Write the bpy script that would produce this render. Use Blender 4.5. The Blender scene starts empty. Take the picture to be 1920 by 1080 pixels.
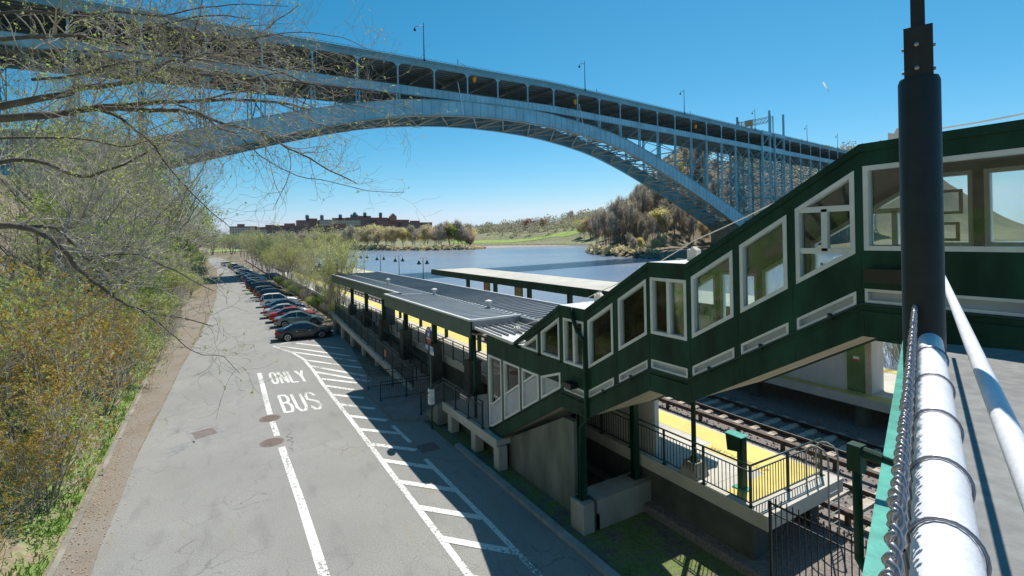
import bpy, math, random
from mathutils import Vector, Matrix, noise
R = math.radians
S = bpy.context.scene
COL = S.collection
# ------------------------------------------------------------------ camera
CAMZ = 8.8
YAW = math.atan(555/930.)
ROLL = -math.atan(.02)
cd = bpy.data.cameras.new('camera'); cam = bpy.data.objects.new('camera', cd); COL.objects.link(cam)
cd.sensor_width = 36; cd.lens = 930/1920*36; cd.shift_y = -97/1920; cd.clip_start = .05; cd.clip_end = 20000
cam.matrix_world = Matrix.Translation((0, 0, CAMZ)) @ Matrix.Rotation(-YAW, 4, 'Z') @ Matrix.Rotation(R(90), 4, 'X') @ Matrix.Rotation(ROLL, 4, 'Z')
S.camera = cam
# ------------------------------------------------------------------ sky, sun, exposure
SUN = Vector((.52, .32, 1)).normalized()
elev = math.asin(SUN.z); azi = math.atan2(SUN.x, SUN.y)
w = bpy.data.worlds.new('World'); S.world = w; w.use_nodes = True
nt = w.node_tree; bg = nt.nodes['Background']
sky = nt.nodes.new('ShaderNodeTexSky'); sky.sky_type = 'NISHITA'; sky.sun_disc = False
sky.sun_elevation = elev; sky.sun_rotation = azi; sky.air_density = 1.0; sky.dust_density = .3; sky.ozone_density = 2.2
# grade the sky like the photograph's deep spring blue
sp_ = nt.nodes.new('ShaderNodeSeparateColor'); cb_ = nt.nodes.new('ShaderNodeCombineColor'); nt.links.new(sky.outputs[0], sp_.inputs[0])
def mth(op, a, b_):
    n = nt.nodes.new('ShaderNodeMath'); n.operation = op
    for i, v in enumerate((a, b_)):
        if isinstance(v, (int, float)): n.inputs[i].default_value = v
        else: nt.links.new(v, n.inputs[i])
    return n.outputs[0]
KS = 8.9
nt.links.new(mth('MINIMUM', mth('MULTIPLY', mth('POWER', sp_.outputs[0], 2.1), .0112*KS), .66*KS), cb_.inputs[0])
nt.links.new(mth('MINIMUM', mth('MULTIPLY', mth('POWER', sp_.outputs[1], 1.09), .087*KS), .84*KS), cb_.inputs[1])
nt.links.new(mth('MINIMUM', mth('ADD', mth('MULTIPLY', sp_.outputs[2], .095*KS), mth('MULTIPLY', sp_.outputs[0], .045*KS)), .98*KS), cb_.inputs[2])
nt.links.new(cb_.outputs[0], bg.inputs[0]); bg.inputs[1].default_value = .1
sd = bpy.data.lights.new('sun', 'SUN'); sd.energy = 5; sd.angle = R(.5); sd.color = (1, .95, .87)
so = bpy.data.objects.new('sun', sd); COL.objects.link(so)
so.rotation_euler = (-SUN).to_track_quat('-Z', 'Y').to_euler(); so.location = (0, 0, 100)
S.view_settings.view_transform = 'Standard'; S.view_settings.look = 'None'
S.view_settings.exposure = 0.17; S.view_settings.gamma = 1
S.cycles.max_bounces = 8; S.cycles.transparent_max_bounces = 24
# ------------------------------------------------------------------ materials
def mat(name, col, rough=.7, metal=0, var=.25, scale=3., bump=0., bscale=None, spec=.5, col2=None, detail=6, scale2=None, var2=0, stretch=None, alpha=None, trans=0):
    m = bpy.data.materials.new(name); m.use_nodes = True
    t = m.node_tree; N = t.nodes; L = t.links; b = N['Principled BSDF']
    b.inputs['Roughness'].default_value = rough; b.inputs['Metallic'].default_value = metal
    b.inputs['Specular IOR Level'].default_value = spec
    tc = N.new('ShaderNodeTexCoord'); src = tc.outputs['Object']
    if stretch:
        mp = N.new('ShaderNodeMapping'); mp.inputs['Scale'].default_value = stretch; L.new(src, mp.inputs[0]); src = mp.outputs[0]
    n = N.new('ShaderNodeTexNoise'); n.inputs['Scale'].default_value = scale; n.inputs['Detail'].default_value = detail; n.inputs['Roughness'].default_value = .62
    L.new(src, n.inputs['Vector'])
    cr = N.new('ShaderNodeValToRGB'); c2 = col2 or tuple(c*(1-var) for c in col); c1 = col if col2 else tuple(min(1, c*(1+var)) for c in col)
    cr.color_ramp.elements[0].position = .32; cr.color_ramp.elements[1].position = .68
    cr.color_ramp.elements[0].color = (*c2, 1); cr.color_ramp.elements[1].color = (*c1, 1)
    L.new(n.outputs[0], cr.inputs[0]); out = cr.outputs[0]
    if scale2:
        n2 = N.new('ShaderNodeTexNoise'); n2.inputs['Scale'].default_value = scale2; n2.inputs['Detail'].default_value = 4; L.new(src, n2.inputs['Vector'])
        mx = N.new('ShaderNodeMix'); mx.data_type = 'RGBA'; mx.blend_type = 'MULTIPLY'; mx.inputs[0].default_value = 1
        c3 = N.new('ShaderNodeValToRGB'); c3.color_ramp.elements[0].position = .35; c3.color_ramp.elements[1].position = .65
        c3.color_ramp.elements[0].color = (1-var2, 1-var2, 1-var2, 1); c3.color_ramp.elements[1].color = (1, 1, 1, 1)
        L.new(n2.outputs[0], c3.inputs[0]); L.new(out, mx.inputs[6]); L.new(c3.outputs[0], mx.inputs[7]); out = mx.outputs[2]
    L.new(out, b.inputs['Base Color'])
    if bump:
        nb = N.new('ShaderNodeTexNoise'); nb.inputs['Scale'].default_value = bscale or scale*4; nb.inputs['Detail'].default_value = 4; L.new(src, nb.inputs['Vector'])
        bp = N.new('ShaderNodeBump'); bp.inputs['Strength'].default_value = 1; bp.inputs['Distance'].default_value = bump
        L.new(nb.outputs[0], bp.inputs['Height']); L.new(bp.outputs[0], b.inputs['Normal'])
    if trans:
        tr = N.new('ShaderNodeBsdfTranslucent'); L.new(out, tr.inputs[0]); ms = N.new('ShaderNodeMixShader'); ms.inputs[0].default_value = trans
        L.new(b.outputs[0], ms.inputs[1]); L.new(tr.outputs[0], ms.inputs[2]); L.new(ms.outputs[0], N['Material Output'].inputs[0])
    return m
def glass(name, tint=(.90, .95, .95), k=.0):
    m = bpy.data.materials.new(name); m.use_nodes = True; t = m.node_tree; N = t.nodes; L = t.links
    N.remove(N['Principled BSDF'])
    a = N.new('ShaderNodeBsdfTransparent'); a.inputs[0].default_value = (*tint, 1)
    g = N.new('ShaderNodeBsdfGlossy'); g.inputs['Roughness'].default_value = .03; g.inputs[0].default_value = (.9, .95, .93, 1)
    lw = N.new('ShaderNodeFresnel'); lw.inputs[0].default_value = 1.5
    ad = N.new('ShaderNodeMath'); ad.operation = 'ADD'; ad.inputs[1].default_value = k; L.new(lw.outputs[0], ad.inputs[0])
    d = N.new('ShaderNodeBsdfDiffuse'); d.inputs[0].default_value = (.42, .5, .52, 1)
    nz = N.new('ShaderNodeTexNoise'); nz.inputs['Scale'].default_value = 3; nz.inputs['Detail'].default_value = 5
    mr = N.new('ShaderNodeMapRange'); mr.inputs[1].default_value = .45; mr.inputs[2].default_value = .8; mr.inputs[3].default_value = .0; mr.inputs[4].default_value = .045
    L.new(nz.outputs[0], mr.inputs[0])
    m0 = N.new('ShaderNodeMixShader'); L.new(mr.outputs[0], m0.inputs[0]); L.new(a.outputs[0], m0.inputs[1]); L.new(d.outputs[0], m0.inputs[2])
    mx = N.new('ShaderNodeMixShader'); L.new(ad.outputs[0], mx.inputs[0]); L.new(m0.outputs[0], mx.inputs[1]); L.new(g.outputs[0], mx.inputs[2])
    L.new(mx.outputs[0], N['Material Output'].inputs[0]); return m
def coat(m, v=1.):
    m.node_tree.nodes['Principled BSDF'].inputs['Coat Weight'].default_value = v*.45; return m
M = dict(
 green=mat('green_paint', (.013, .062, .037), .55, 0, .3, 1.6, .0012, 30, spec=.22, scale2=2.6, var2=.45, stretch=(1, 1, .3)),
 green_pale=mat('pale_green_paint', (.062, .125, .098), .5, 0, .15, 1.1, .0006, 50, scale2=.4, var2=.2),  # greyer, paler green for fascias, lower frames and the bus stop pole
 green_rail=mat('railing_paint', (.018, .045, .04), .45, 0, .2, 6),
 teal=mat('teal_paint', (.10, .42, .33), .33, 0, .15, 14, .0015, 90, scale2=4, var2=.3),
 white=mat('white_frame', (.74, .75, .70), .45, 0, .08, 4, scale2=1.2, var2=.12),
 panel=mat('grey_panel', (.47, .50, .53), .5, 0, .08, 5, scale2=1.3, var2=.15),
 conc=mat('concrete', (.36, .34, .29), .9, 0, .2, 1.6, .004, 25, scale2=.5, var2=.35, stretch=(1, 1, .35)),
 conc_m=mat('shaded_wall_concrete', (.21, .225, .19), .95, 0, .25, 1.2, .004, 25, scale2=.6, var2=.4, stretch=(1, 1, .3)),  # concrete with the shade under the stairs put into its colour
 conc_d=mat('shade_dark_concrete', (.11, .115, .10), .95, 0, .3, 1.2, .004, 25, scale2=.4, var2=.4),  # concrete darkened in colour to stand in for shade below platform and canopy
 conc_l=mat('pale_concrete', (.56, .53, .46), .85, 0, .1, 1.2, .002, 30, scale2=.35, var2=.18),
 conc_w=mat('painted_concrete', (.66, .66, .64), .8, 0, .1, .9, .002, 30, scale2=.6, var2=.3, stretch=(1, 1, .3)),  # pale wall colour, lifted to include light bounced into the shade
 ceil=mat('ceiling_board', (.16, .165, .13), .8, 0, .2, 1.2, scale2=.6, var2=.2),
 soffit=mat('soffit', (.60, .53, .40), .8, 0, .1, 1.2, scale2=.6, var2=.2),
 yellow=mat('yellow_strip', (.72, .575, .15), .7, 0, .08, 1.5, .004, 60, scale2=.6, var2=.16),
 blackp=mat('black_paint', (.012, .013, .014), .4, 0, .2, 5),
 asphalt=mat('asphalt', (.33, .322, .30), .93, 0, .10, .25, .004, 90, scale2=28, var2=.34, detail=9),
 kerb=mat('kerb_stone', (.30, .31, .30), .9, 0, .18, 2.5, .004, 30),
 walk=mat('pavement_concrete', (.24, .24, .23), .92, 0, .15, 1., .003, 40, scale2=8, var2=.2),
 rust=mat('rusty_iron', (.20, .15, .135), .8, 0, .25, 6, .003, 60),
 railm=mat('rail_steel', (.07, .05, .04), .55, .3, .3, 4),
 railtop=mat('worn_rail_head', (.42, .40, .38), .35, .8, .1, 5),
 tie=mat('concrete_tie', (.50, .42, .34), .9, 0, .2, 3, .004, 30, scale2=12, var2=.2),
 roofm=mat('metal_roof', (.235, .26, .275), .42, .25, .1, .5, scale2=2.5, var2=.12),
 roofw=mat('white_metal_roof', (.66, .645, .61), .5, 0, .06, 1, scale2=.6, var2=.1),
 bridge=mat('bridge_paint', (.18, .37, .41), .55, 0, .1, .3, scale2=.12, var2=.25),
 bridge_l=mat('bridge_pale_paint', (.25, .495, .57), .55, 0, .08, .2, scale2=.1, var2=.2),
 bridge_b=mat('bridge_weathered_bracing', (.30, .30, .22), .7, 0, .15, .4),
 bridge_u=mat('bridge_underside', (.17, .23, .22), .8, 0, .2, .3),
 road_deck=mat('bridge_roadway', (.14, .15, .13), .9),
 galv=mat('galvanised_wire', (.36, .35, .37), .35, .75, .1, 30),
 pipe=mat('pale_painted_pipe', (.80, .80, .84), .45, 0, .06, 9, .0006, 200, scale2=60, var2=.1),
 pole=mat('dark_painted_pole', (.010, .016, .016), .5, 0, .3, 20, .0004, 150),
 lampg=mat('lamp_green', (.012, .05, .042), .35),
 lampw=mat('lamp_glass', (.30, .32, .31), .3),
 bark=mat('bark', (.13, .11, .09), .95, 0, .3, 6, .006, 30, stretch=(1, 1, .3)),
 bark_d=mat('dark_bark', (.135, .115, .09), .95, 0, .3, 6, .004, 30),
 bark_g=mat('grey_bark', (.27, .245, .21), .95, 0, .25, 4, .004, 30),
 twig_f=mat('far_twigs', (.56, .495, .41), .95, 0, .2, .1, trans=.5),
 twig=mat('twigs', (.40, .35, .29), .95, 0, .25, 1.5),
 twig_g=mat('grey_twigs', (.47, .41, .34), .95, 0, .3, .25),
 leaf_y=mat('spring_leaf', (.47, .54, .14), .7, 0, .3, 2.5, trans=.45),
 leaf_g=mat('green_leaf', (.17, .27, .05), .7, 0, .35, 2.5, trans=.4),
 leaf_o=mat('rust_bud_leaf', (.50, .45, .09), .7, 0, .3, 1.3, col2=(.42, .22, .05), trans=.4),
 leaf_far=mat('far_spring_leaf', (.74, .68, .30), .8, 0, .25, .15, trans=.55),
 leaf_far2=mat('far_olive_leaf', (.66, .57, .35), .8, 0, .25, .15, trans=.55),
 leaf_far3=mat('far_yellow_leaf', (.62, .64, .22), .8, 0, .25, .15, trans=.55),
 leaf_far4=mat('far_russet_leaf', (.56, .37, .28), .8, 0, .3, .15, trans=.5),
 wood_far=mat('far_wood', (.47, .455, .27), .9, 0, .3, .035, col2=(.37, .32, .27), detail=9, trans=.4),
 brick=mat('brick', (.34, .17, .14), .9, 0, .2, .2),
 brick_t=mat('tan_brick', (.42, .36, .28), .9, 0, .15, .2),
 tank=mat('water_tank', (.10, .19, .22), .7),
 stone=mat('shore_stone', (.26, .24, .20), .95, 0, .35, .6, .05, 3),
 paint=None, tyre=mat('tyre_rubber', (.02, .02, .02), .85), rim=mat('alloy_rim', (.55, .56, .57), .3, .8, .05),
 carglass=mat('car_glass', (.03, .045, .05), .06, 0, .1, 2, spec=.9), tail=mat('tail_lamp', (.35, .012, .015), .25),
 head=mat('head_lamp', (.7, .7, .7), .15), trim=mat('black_trim', (.02, .02, .02), .6),
 sign_b=mat('sign_blue', (.02, .045, .20), .5), sign_r=mat('sign_red', (.60, .05, .03), .5), sign_c=mat('sign_light_blue', (.05, .25, .50), .5),
 sign_w=mat('sign_white', (.8, .8, .78), .5), orange=mat('orange_fabric', (.80, .33, .02), .8), wood=mat('plywood', (.40, .30, .18), .8, 0, .2, 3),
 brass=mat('green_door_metal', (.10, .20, .08), .25, .3, .2, 1),  # plain mid green for the island room door
)
def worn_paint():
    m = mat('road_paint', (.80, .79, .74), .8, 0, .05, 3, scale2=20, var2=.15)
    t = m.node_tree; N = t.nodes; L = t.links; b = N['Principled BSDF']
    tc = N.new('ShaderNodeTexCoord'); n = N.new('ShaderNodeTexNoise'); n.inputs['Scale'].default_value = 9; n.inputs['Detail'].default_value = 10; n.inputs['Roughness'].default_value = .75
    n3 = N.new('ShaderNodeTexNoise'); n3.inputs['Scale'].default_value = .35; n3.inputs['Detail'].default_value = 2
    L.new(tc.outputs['Object'], n.inputs['Vector']); L.new(tc.outputs['Object'], n3.inputs['Vector'])
    ad = N.new('ShaderNodeMath'); ad.operation = 'MULTIPLY_ADD'; ad.inputs[1].default_value = .45; L.new(n3.outputs[0], ad.inputs[0]); L.new(n.outputs[0], ad.inputs[2])
    mr = N.new('ShaderNodeMapRange'); mr.inputs[1].default_value = .645; mr.inputs[2].default_value = .68; L.new(ad.outputs[0], mr.inputs[0])
    tr = N.new('ShaderNodeBsdfTransparent'); ms = N.new('ShaderNodeMixShader')
    L.new(mr.outputs[0], ms.inputs[0]); L.new(tr.outputs[0], ms.inputs[1]); L.new(b.outputs[0], ms.inputs[2]); L.new(ms.outputs[0], N['Material Output'].inputs[0])
    return m
M['paint'] = worn_paint()
def asphalt_detail(m):
    t = m.node_tree; N = t.nodes; L = t.links; b = N['Principled BSDF']; src = b.inputs['Base Color'].links[0].from_socket
    tc = N.new('ShaderNodeTexCoord')
    def cracks(scale, wdt, k, msk):
        nw = N.new('ShaderNodeTexNoise'); nw.inputs['Scale'].default_value = 1.5; nw.inputs['Detail'].default_value = 5; L.new(tc.outputs['Object'], nw.inputs['Vector'])
        mv = N.new('ShaderNodeVectorMath'); mv.operation = 'MULTIPLY_ADD'; mv.inputs[1].default_value = (.9, .9, 0); L.new(nw.outputs[1], mv.inputs[0]); L.new(tc.outputs['Object'], mv.inputs[2])
        v = N.new('ShaderNodeTexVoronoi'); v.feature = 'DISTANCE_TO_EDGE'; v.inputs['Scale'].default_value = scale; L.new(mv.outputs[0], v.inputs['Vector'])
        mr = N.new('ShaderNodeMapRange'); mr.inputs[1].default_value = 0; mr.inputs[2].default_value = wdt; mr.inputs[3].default_value = k; mr.inputs[4].default_value = 1; L.new(v.outputs[0], mr.inputs[0])
        nm = N.new('ShaderNodeTexNoise'); nm.inputs['Scale'].default_value = msk; nm.inputs['Detail'].default_value = 3; L.new(tc.outputs['Object'], nm.inputs['Vector'])
        mk = N.new('ShaderNodeMapRange'); mk.inputs[1].default_value = .48; mk.inputs[2].default_value = .62; L.new(nm.outputs[0], mk.inputs[0])
        mx = N.new('ShaderNodeMix'); mx.data_type = 'FLOAT'; mx.inputs[2].default_value = 1; L.new(mk.outputs[0], mx.inputs[0]); L.new(mr.outputs[0], mx.inputs[3])
        return mx.outputs[0]
    def mul(a, c):
        mx = N.new('ShaderNodeMix'); mx.data_type = 'RGBA'; mx.blend_type = 'MULTIPLY'; mx.inputs[0].default_value = 1
        L.new(a, mx.inputs[6]); L.new(c, mx.inputs[7]); return mx.outputs[2]
    o = mul(src, cracks(.30, .009, .45, .12)); o = mul(o, cracks(1.9, .02, .72, .25)); o = mul(o, cracks(.9, .012, .6, .4))
    # oil and patch stains, stretched along the lane
    mp = N.new('ShaderNodeMapping'); mp.inputs['Scale'].default_value = (1.5, .45, 1); L.new(tc.outputs['Object'], mp.inputs[0])
    ns = N.new('ShaderNodeTexNoise'); ns.inputs['Scale'].default_value = 1.; ns.inputs['Detail'].default_value = 6; L.new(mp.outputs[0], ns.inputs['Vector'])
    c = N.new('ShaderNodeValToRGB'); c.color_ramp.elements[0].position = .28; c.color_ramp.elements[0].color = (.84, .84, .85, 1); c.color_ramp.elements[1].position = .45; c.color_ramp.elements[1].color = (1, 1, 1, 1)
    e = c.color_ramp.elements.new(.62); e.color = (1, 1, 1, 1); e = c.color_ramp.elements.new(.75); e.color = (1.0, .95, .82, 1)
    L.new(ns.outputs[0], c.inputs[0]); o = mul(o, c.outputs[0]); L.new(o, b.inputs['Base Color'])
asphalt_detail(M['asphalt'])
def terrain_mat(name, stops, scale, scale2, bump=.05):
    m = bpy.data.materials.new(name); m.use_nodes = True; t = m.node_tree; N = t.nodes; L = t.links; b = N['Principled BSDF']; b.inputs['Roughness'].default_value = .97; b.inputs['Specular IOR Level'].default_value = .15
    tc = N.new('ShaderNodeTexCoord')
    n = N.new('ShaderNodeTexNoise'); n.inputs['Scale'].default_value = scale; n.inputs['Detail'].default_value = 10; n.inputs['Roughness'].default_value = .7; L.new(tc.outputs['Object'], n.inputs['Vector'])
    c = N.new('ShaderNodeValToRGB'); L.new(n.outputs[0], c.inputs[0])
    while len(c.color_ramp.elements) < len(stops): c.color_ramp.elements.new(.5)
    for e, (p, col) in zip(c.color_ramp.elements, stops): e.position = p; e.color = (*col, 1)
    n2 = N.new('ShaderNodeTexNoise'); n2.inputs['Scale'].default_value = scale2; n2.inputs['Detail'].default_value = 5; L.new(tc.outputs['Object'], n2.inputs['Vector'])
    c2 = N.new('ShaderNodeValToRGB'); c2.color_ramp.elements[0].position = .3; c2.color_ramp.elements[0].color = (.6, .6, .6, 1); c2.color_ramp.elements[1].position = .7; L.new(n2.outputs[0], c2.inputs[0])
    mx = N.new('ShaderNodeMix'); mx.data_type = 'RGBA'; mx.blend_type = 'MULTIPLY'; mx.inputs[0].default_value = 1; L.new(c.outputs[0], mx.inputs[6]); L.new(c2.outputs[0], mx.inputs[7]); L.new(mx.outputs[2], b.inputs['Base Color'])
    bp = N.new('ShaderNodeBump'); bp.inputs['Distance'].default_value = bump; L.new(n2.outputs[0], bp.inputs['Height']); L.new(bp.outputs[0], b.inputs['Normal'])
    return m
M['ground'] = terrain_mat('leaf_litter', [(.3, (.24, .20, .14)), (.45, (.29, .235, .17)), (.58, (.24, .21, .14)), (.72, (.20, .26, .09))], .12, 2.5, .1)
M['bank'] = terrain_mat('weedy_bank', [(.3, (.13, .20, .05)), (.47, (.22, .32, .09)), (.56, (.36, .30, .20)), (.72, (.27, .21, .15))], .7, 6, .08)
M['dirt'] = terrain_mat('dirt_verge', [(.3, (.24, .205, .165)), (.5, (.31, .265, .215)), (.62, (.31, .28, .24)), (.75, (.31, .29, .26))], .5, 30, .01)
M['gravelly'] = terrain_mat('mossy_gravel', [(.3, (.11, .15, .05)), (.48, (.20, .26, .09)), (.56, (.20, .18, .14)), (.75, (.13, .12, .10))], 1.3, 14, .03)
M['ballast'] = terrain_mat('ballast', [(.3, (.16, .14, .12)), (.5, (.33, .29, .27)), (.62, (.25, .22, .20)), (.75, (.45, .41, .38))], 9, 16, .06)
M['lawn'] = terrain_mat('lawn_grass', [(.3, (.26, .36, .10)), (.6, (.36, .47, .13)), (.75, (.36, .40, .16))], .05, .4, .02)
M['meadow'] = terrain_mat('far_meadow', [(.3, (.25, .27, .14)), (.5, (.31, .31, .18)), (.62, (.31, .275, .19)), (.75, (.25, .28, .14))], .03, .3, .05)
M['mud'] = terrain_mat('mud', [(.3, (.36, .31, .29)), (.6, (.48, .43, .40)), (.75, (.42, .37, .33))], .03, .3, .02)
def water_mat():
    m = bpy.data.materials.new('river_water'); m.use_nodes = True; t = m.node_tree; N = t.nodes; L = t.links; b = N['Principled BSDF']
    b.inputs['Roughness'].default_value = .16; b.inputs['IOR'].default_value = 1.33
    tc = N.new('ShaderNodeTexCoord'); n = N.new('ShaderNodeTexNoise'); n.inputs['Scale'].default_value = .012; n.inputs['Detail'].default_value = 6; L.new(tc.outputs['Object'], n.inputs['Vector'])
    c = N.new('ShaderNodeValToRGB'); c.color_ramp.elements[0].position = .35; c.color_ramp.elements[0].color = (.18, .27, .40, 1); c.color_ramp.elements[1].position = .68; c.color_ramp.elements[1].color = (.33, .35, .40, 1)
    L.new(n.outputs[0], c.inputs[0]); L.new(c.outputs[0], b.inputs['Base Color'])
    mp = N.new('ShaderNodeMapping'); mp.inputs['Scale'].default_value = (1, .55, 1); mp.inputs['Rotation'].default_value = (0, 0, .6); L.new(tc.outputs['Object'], mp.inputs[0])
    a = N.new('ShaderNodeTexNoise'); a.inputs['Scale'].default_value = .9; a.inputs['Detail'].default_value = 7; a.inputs['Roughness'].default_value = .65; L.new(mp.outputs[0], a.inputs['Vector'])
    bp = N.new('ShaderNodeBump'); bp.inputs['Distance'].default_value = .55; bp.inputs['Strength'].default_value = .8; L.new(a.outputs[0], bp.inputs['Height']); L.new(bp.outputs[0], b.inputs['Normal'])
    return m
M['water'] = water_mat()
def facade(name, wall, win, sc):
    m = bpy.data.materials.new(name); m.use_nodes = True; t = m.node_tree; N = t.nodes; L = t.links; b = N['Principled BSDF']; b.inputs['Roughness'].default_value = .8
    tc = N.new('ShaderNodeTexCoord'); sp = N.new('ShaderNodeSeparateXYZ'); L.new(tc.outputs['Object'], sp.inputs[0])
    ad = N.new('ShaderNodeMath'); L.new(sp.outputs[0], ad.inputs[0]); L.new(sp.outputs[1], ad.inputs[1]); cb = N.new('ShaderNodeCombineXYZ'); L.new(ad.outputs[0], cb.inputs[0]); L.new(sp.outputs[2], cb.inputs[1])
    br = N.new('ShaderNodeTexBrick'); br.offset = 0; br.inputs['Scale'].default_value = 1; br.inputs['Brick Width'].default_value = sc; br.inputs['Row Height'].default_value = 3.2; br.inputs['Mortar Size'].default_value = .75; br.inputs['Mortar Smooth'].default_value = 0
    br.inputs['Color1'].default_value = (*win, 1); br.inputs['Color2'].default_value = (win[0]*2.2, win[1]*2.2, win[2]*2.2, 1); br.inputs['Mortar'].default_value = (*wall, 1)
    L.new(cb.outputs[0], br.inputs[0]); L.new(br.outputs[0], b.inputs['Base Color']); return m
M['fac_r'] = facade('red_brick_facade', (.34, .17, .14), (.07, .08, .11), 3.4)
M['fac_d'] = facade('dark_brick_facade', (.26, .15, .14), (.07, .08, .11), 3.)
M['fac_t'] = facade('tan_brick_facade', (.55, .49, .42), (.10, .11, .13), 3.2)
G = {'win': glass('window_glass'), 'clear': glass('clear_glass', (.9, .93, .92), .03)}
# ------------------------------------------------------------------ builders
ORG = {}
class MB:
    def __init__(s, tr=None): s.v = []; s.f = []; s.tr = tr
    def add(s, vs, fs):
        n = len(s.v); s.v += [tuple(p) for p in vs]; s.f += [tuple(i+n for i in f) for f in fs]; return s
    def box(s, x0, x1, y0, y1, z0, z1):
        return s.add([(x0,y0,z0),(x1,y0,z0),(x1,y1,z0),(x0,y1,z0),(x0,y0,z1),(x1,y0,z1),(x1,y1,z1),(x0,y1,z1)],
                     [(0,3,2,1),(4,5,6,7),(0,1,5,4),(1,2,6,5),(2,3,7,6),(3,0,4,7)])
    def prism(s, poly, ax, a, b):
        n = len(poly)
        def P(u, v, t): return (t, u, v) if ax == 'x' else ((u, t, v) if ax == 'y' else (u, v, t))
        vs = [P(u, v, a) for u, v in poly]+[P(u, v, b) for u, v in poly]
        fs = [tuple(range(n))[::-1], tuple(range(n, 2*n))]+[(i, (i+1) % n, n+(i+1) % n, n+i) for i in range(n)]
        return s.add(vs, fs)
    def ring(s, poly, w, ax, a, b):
        inn = inset(poly, w); n = len(poly)
        def P(u, v, t): return (t, u, v) if ax == 'x' else ((u, t, v) if ax == 'y' else (u, v, t))
        vs = [P(*p, a) for p in poly]+[P(*p, a) for p in inn]+[P(*p, b) for p in poly]+[P(*p, b) for p in inn]; fs = []
        for i in range(n):
            j = (i+1) % n; fs += [(i, j, n+j, n+i), (2*n+i, 3*n+i, 3*n+j, 2*n+j), (i, 2*n+i, 2*n+j, j), (n+i, n+j, 3*n+j, 3*n+i)]
        return s.add(vs, fs)
    def tube(s, pts, r, n=8, cap=True):
        pts = [Vector(p) for p in pts]; rs = r if isinstance(r, (list, tuple)) else [r]*len(pts)
        vs = []; fs = []; prev = None
        for i, p in enumerate(pts):
            d = (pts[min(i+1, len(pts)-1)]-pts[max(i-1, 0)]);
            if d.length < 1e-9: d = Vector((0, 0, 1))
            d.normalize()
            if prev is None:
                a = d.cross(Vector((0, 0, 1)) if abs(d.z) < .9 else Vector((1, 0, 0))).normalized()
            else:
                a = (prev-d*prev.dot(d)); a = a.normalized() if a.length > 1e-6 else d.orthogonal().normalized()
            prev = a; b = d.cross(a)
            for k in range(n):
                t = 2*math.pi*k/n; vs.append(p+(a*math.cos(t)+b*math.sin(t))*rs[i])
        for i in range(len(pts)-1):
            for k in range(n):
                fs.append((i*n+k, i*n+(k+1) % n, (i+1)*n+(k+1) % n, (i+1)*n+k))
        if cap: fs += [tuple(range(n))[::-1], tuple(range((len(pts)-1)*n, len(pts)*n))]
        return s.add(vs, fs)
    def bar(s, p, q, w, h=None):
        p = Vector(p); q = Vector(q); d = (q-p).normalized(); h = h or w
        up = Vector((0, 0, 1)) if abs(d.z) < .95 else Vector((1, 0, 0))
        a = d.cross(up).normalized()*w/2; b = a.cross(d).normalized()*h/2
        vs = [p-a-b, p+a-b, p+a+b, p-a+b, q-a-b, q+a-b, q+a+b, q-a+b]
        return s.add(vs, [(0,3,2,1),(4,5,6,7),(0,1,5,4),(1,2,6,5),(2,3,7,6),(3,0,4,7)])
    def lathe(s, c, prof, n=16, ax='z'):
        vs = []; fs = []
        for r, h in prof:
            for k in range(n):
                t = 2*math.pi*k/n; u, v = r*math.cos(t), r*math.sin(t)
                vs.append((c[0]+u, c[1]+v, c[2]+h) if ax == 'z' else ((c[0]+h, c[1]+u, c[2]+v) if ax == 'x' else (c[0]+u, c[1]+h, c[2]+v)))
        for i in range(len(prof)-1):
            for k in range(n): fs.append((i*n+k, i*n+(k+1) % n, (i+1)*n+(k+1) % n, (i+1)*n+k))
        fs += [tuple(range(n))[::-1], tuple(range((len(prof)-1)*n, len(prof)*n))]
        return s.add(vs, fs)
    def strip(s, ys, lo, hi, x0, x1, ends=True):
        n = len(ys); vs = []
        for y in ys: vs += [(x0, y, lo(y)), (x1, y, lo(y)), (x1, y, hi(y)), (x0, y, hi(y))]
        fs = []
        for i in range(n-1):
            a = 4*i; b = a+4
            fs += [(a, a+1, b+1, b), (a+1, a+2, b+2, b+1), (a+2, a+3, b+3, b+2), (a+3, a, b, b+3)]
        if ends: fs += [(0, 3, 2, 1), (4*n-4, 4*n-3, 4*n-2, 4*n-1)]
        return s.add(vs, fs)
    def quad(s, a, b, c, d): return s.add([a, b, c, d], [(0, 1, 2, 3)])
    def build(s, name, m, parent=None, smooth=False):
        me = bpy.data.meshes.new(name); vs = s.v
        if s.tr: vs = [s.tr(*p) for p in vs]
        o3 = ORG.get(parent.name, (0, 0, 0)) if parent else (0, 0, 0)
        if o3 != (0, 0, 0): vs = [(p[0]-o3[0], p[1]-o3[1], p[2]-o3[2]) for p in vs]
        me.from_pydata(vs, [], s.f); me.update()
        if smooth:
            me.polygons.foreach_set('use_smooth', [True]*len(me.polygons))
            if smooth == 'auto': me.set_sharp_from_angle(angle=R(35))
        me.materials.append(M.get(m) or G.get(m) if isinstance(m, str) else m)
        o = bpy.data.objects.new(name, me); COL.objects.link(o)
        if parent: o.parent = parent; ORG[o.name] = o3
        return o
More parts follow.
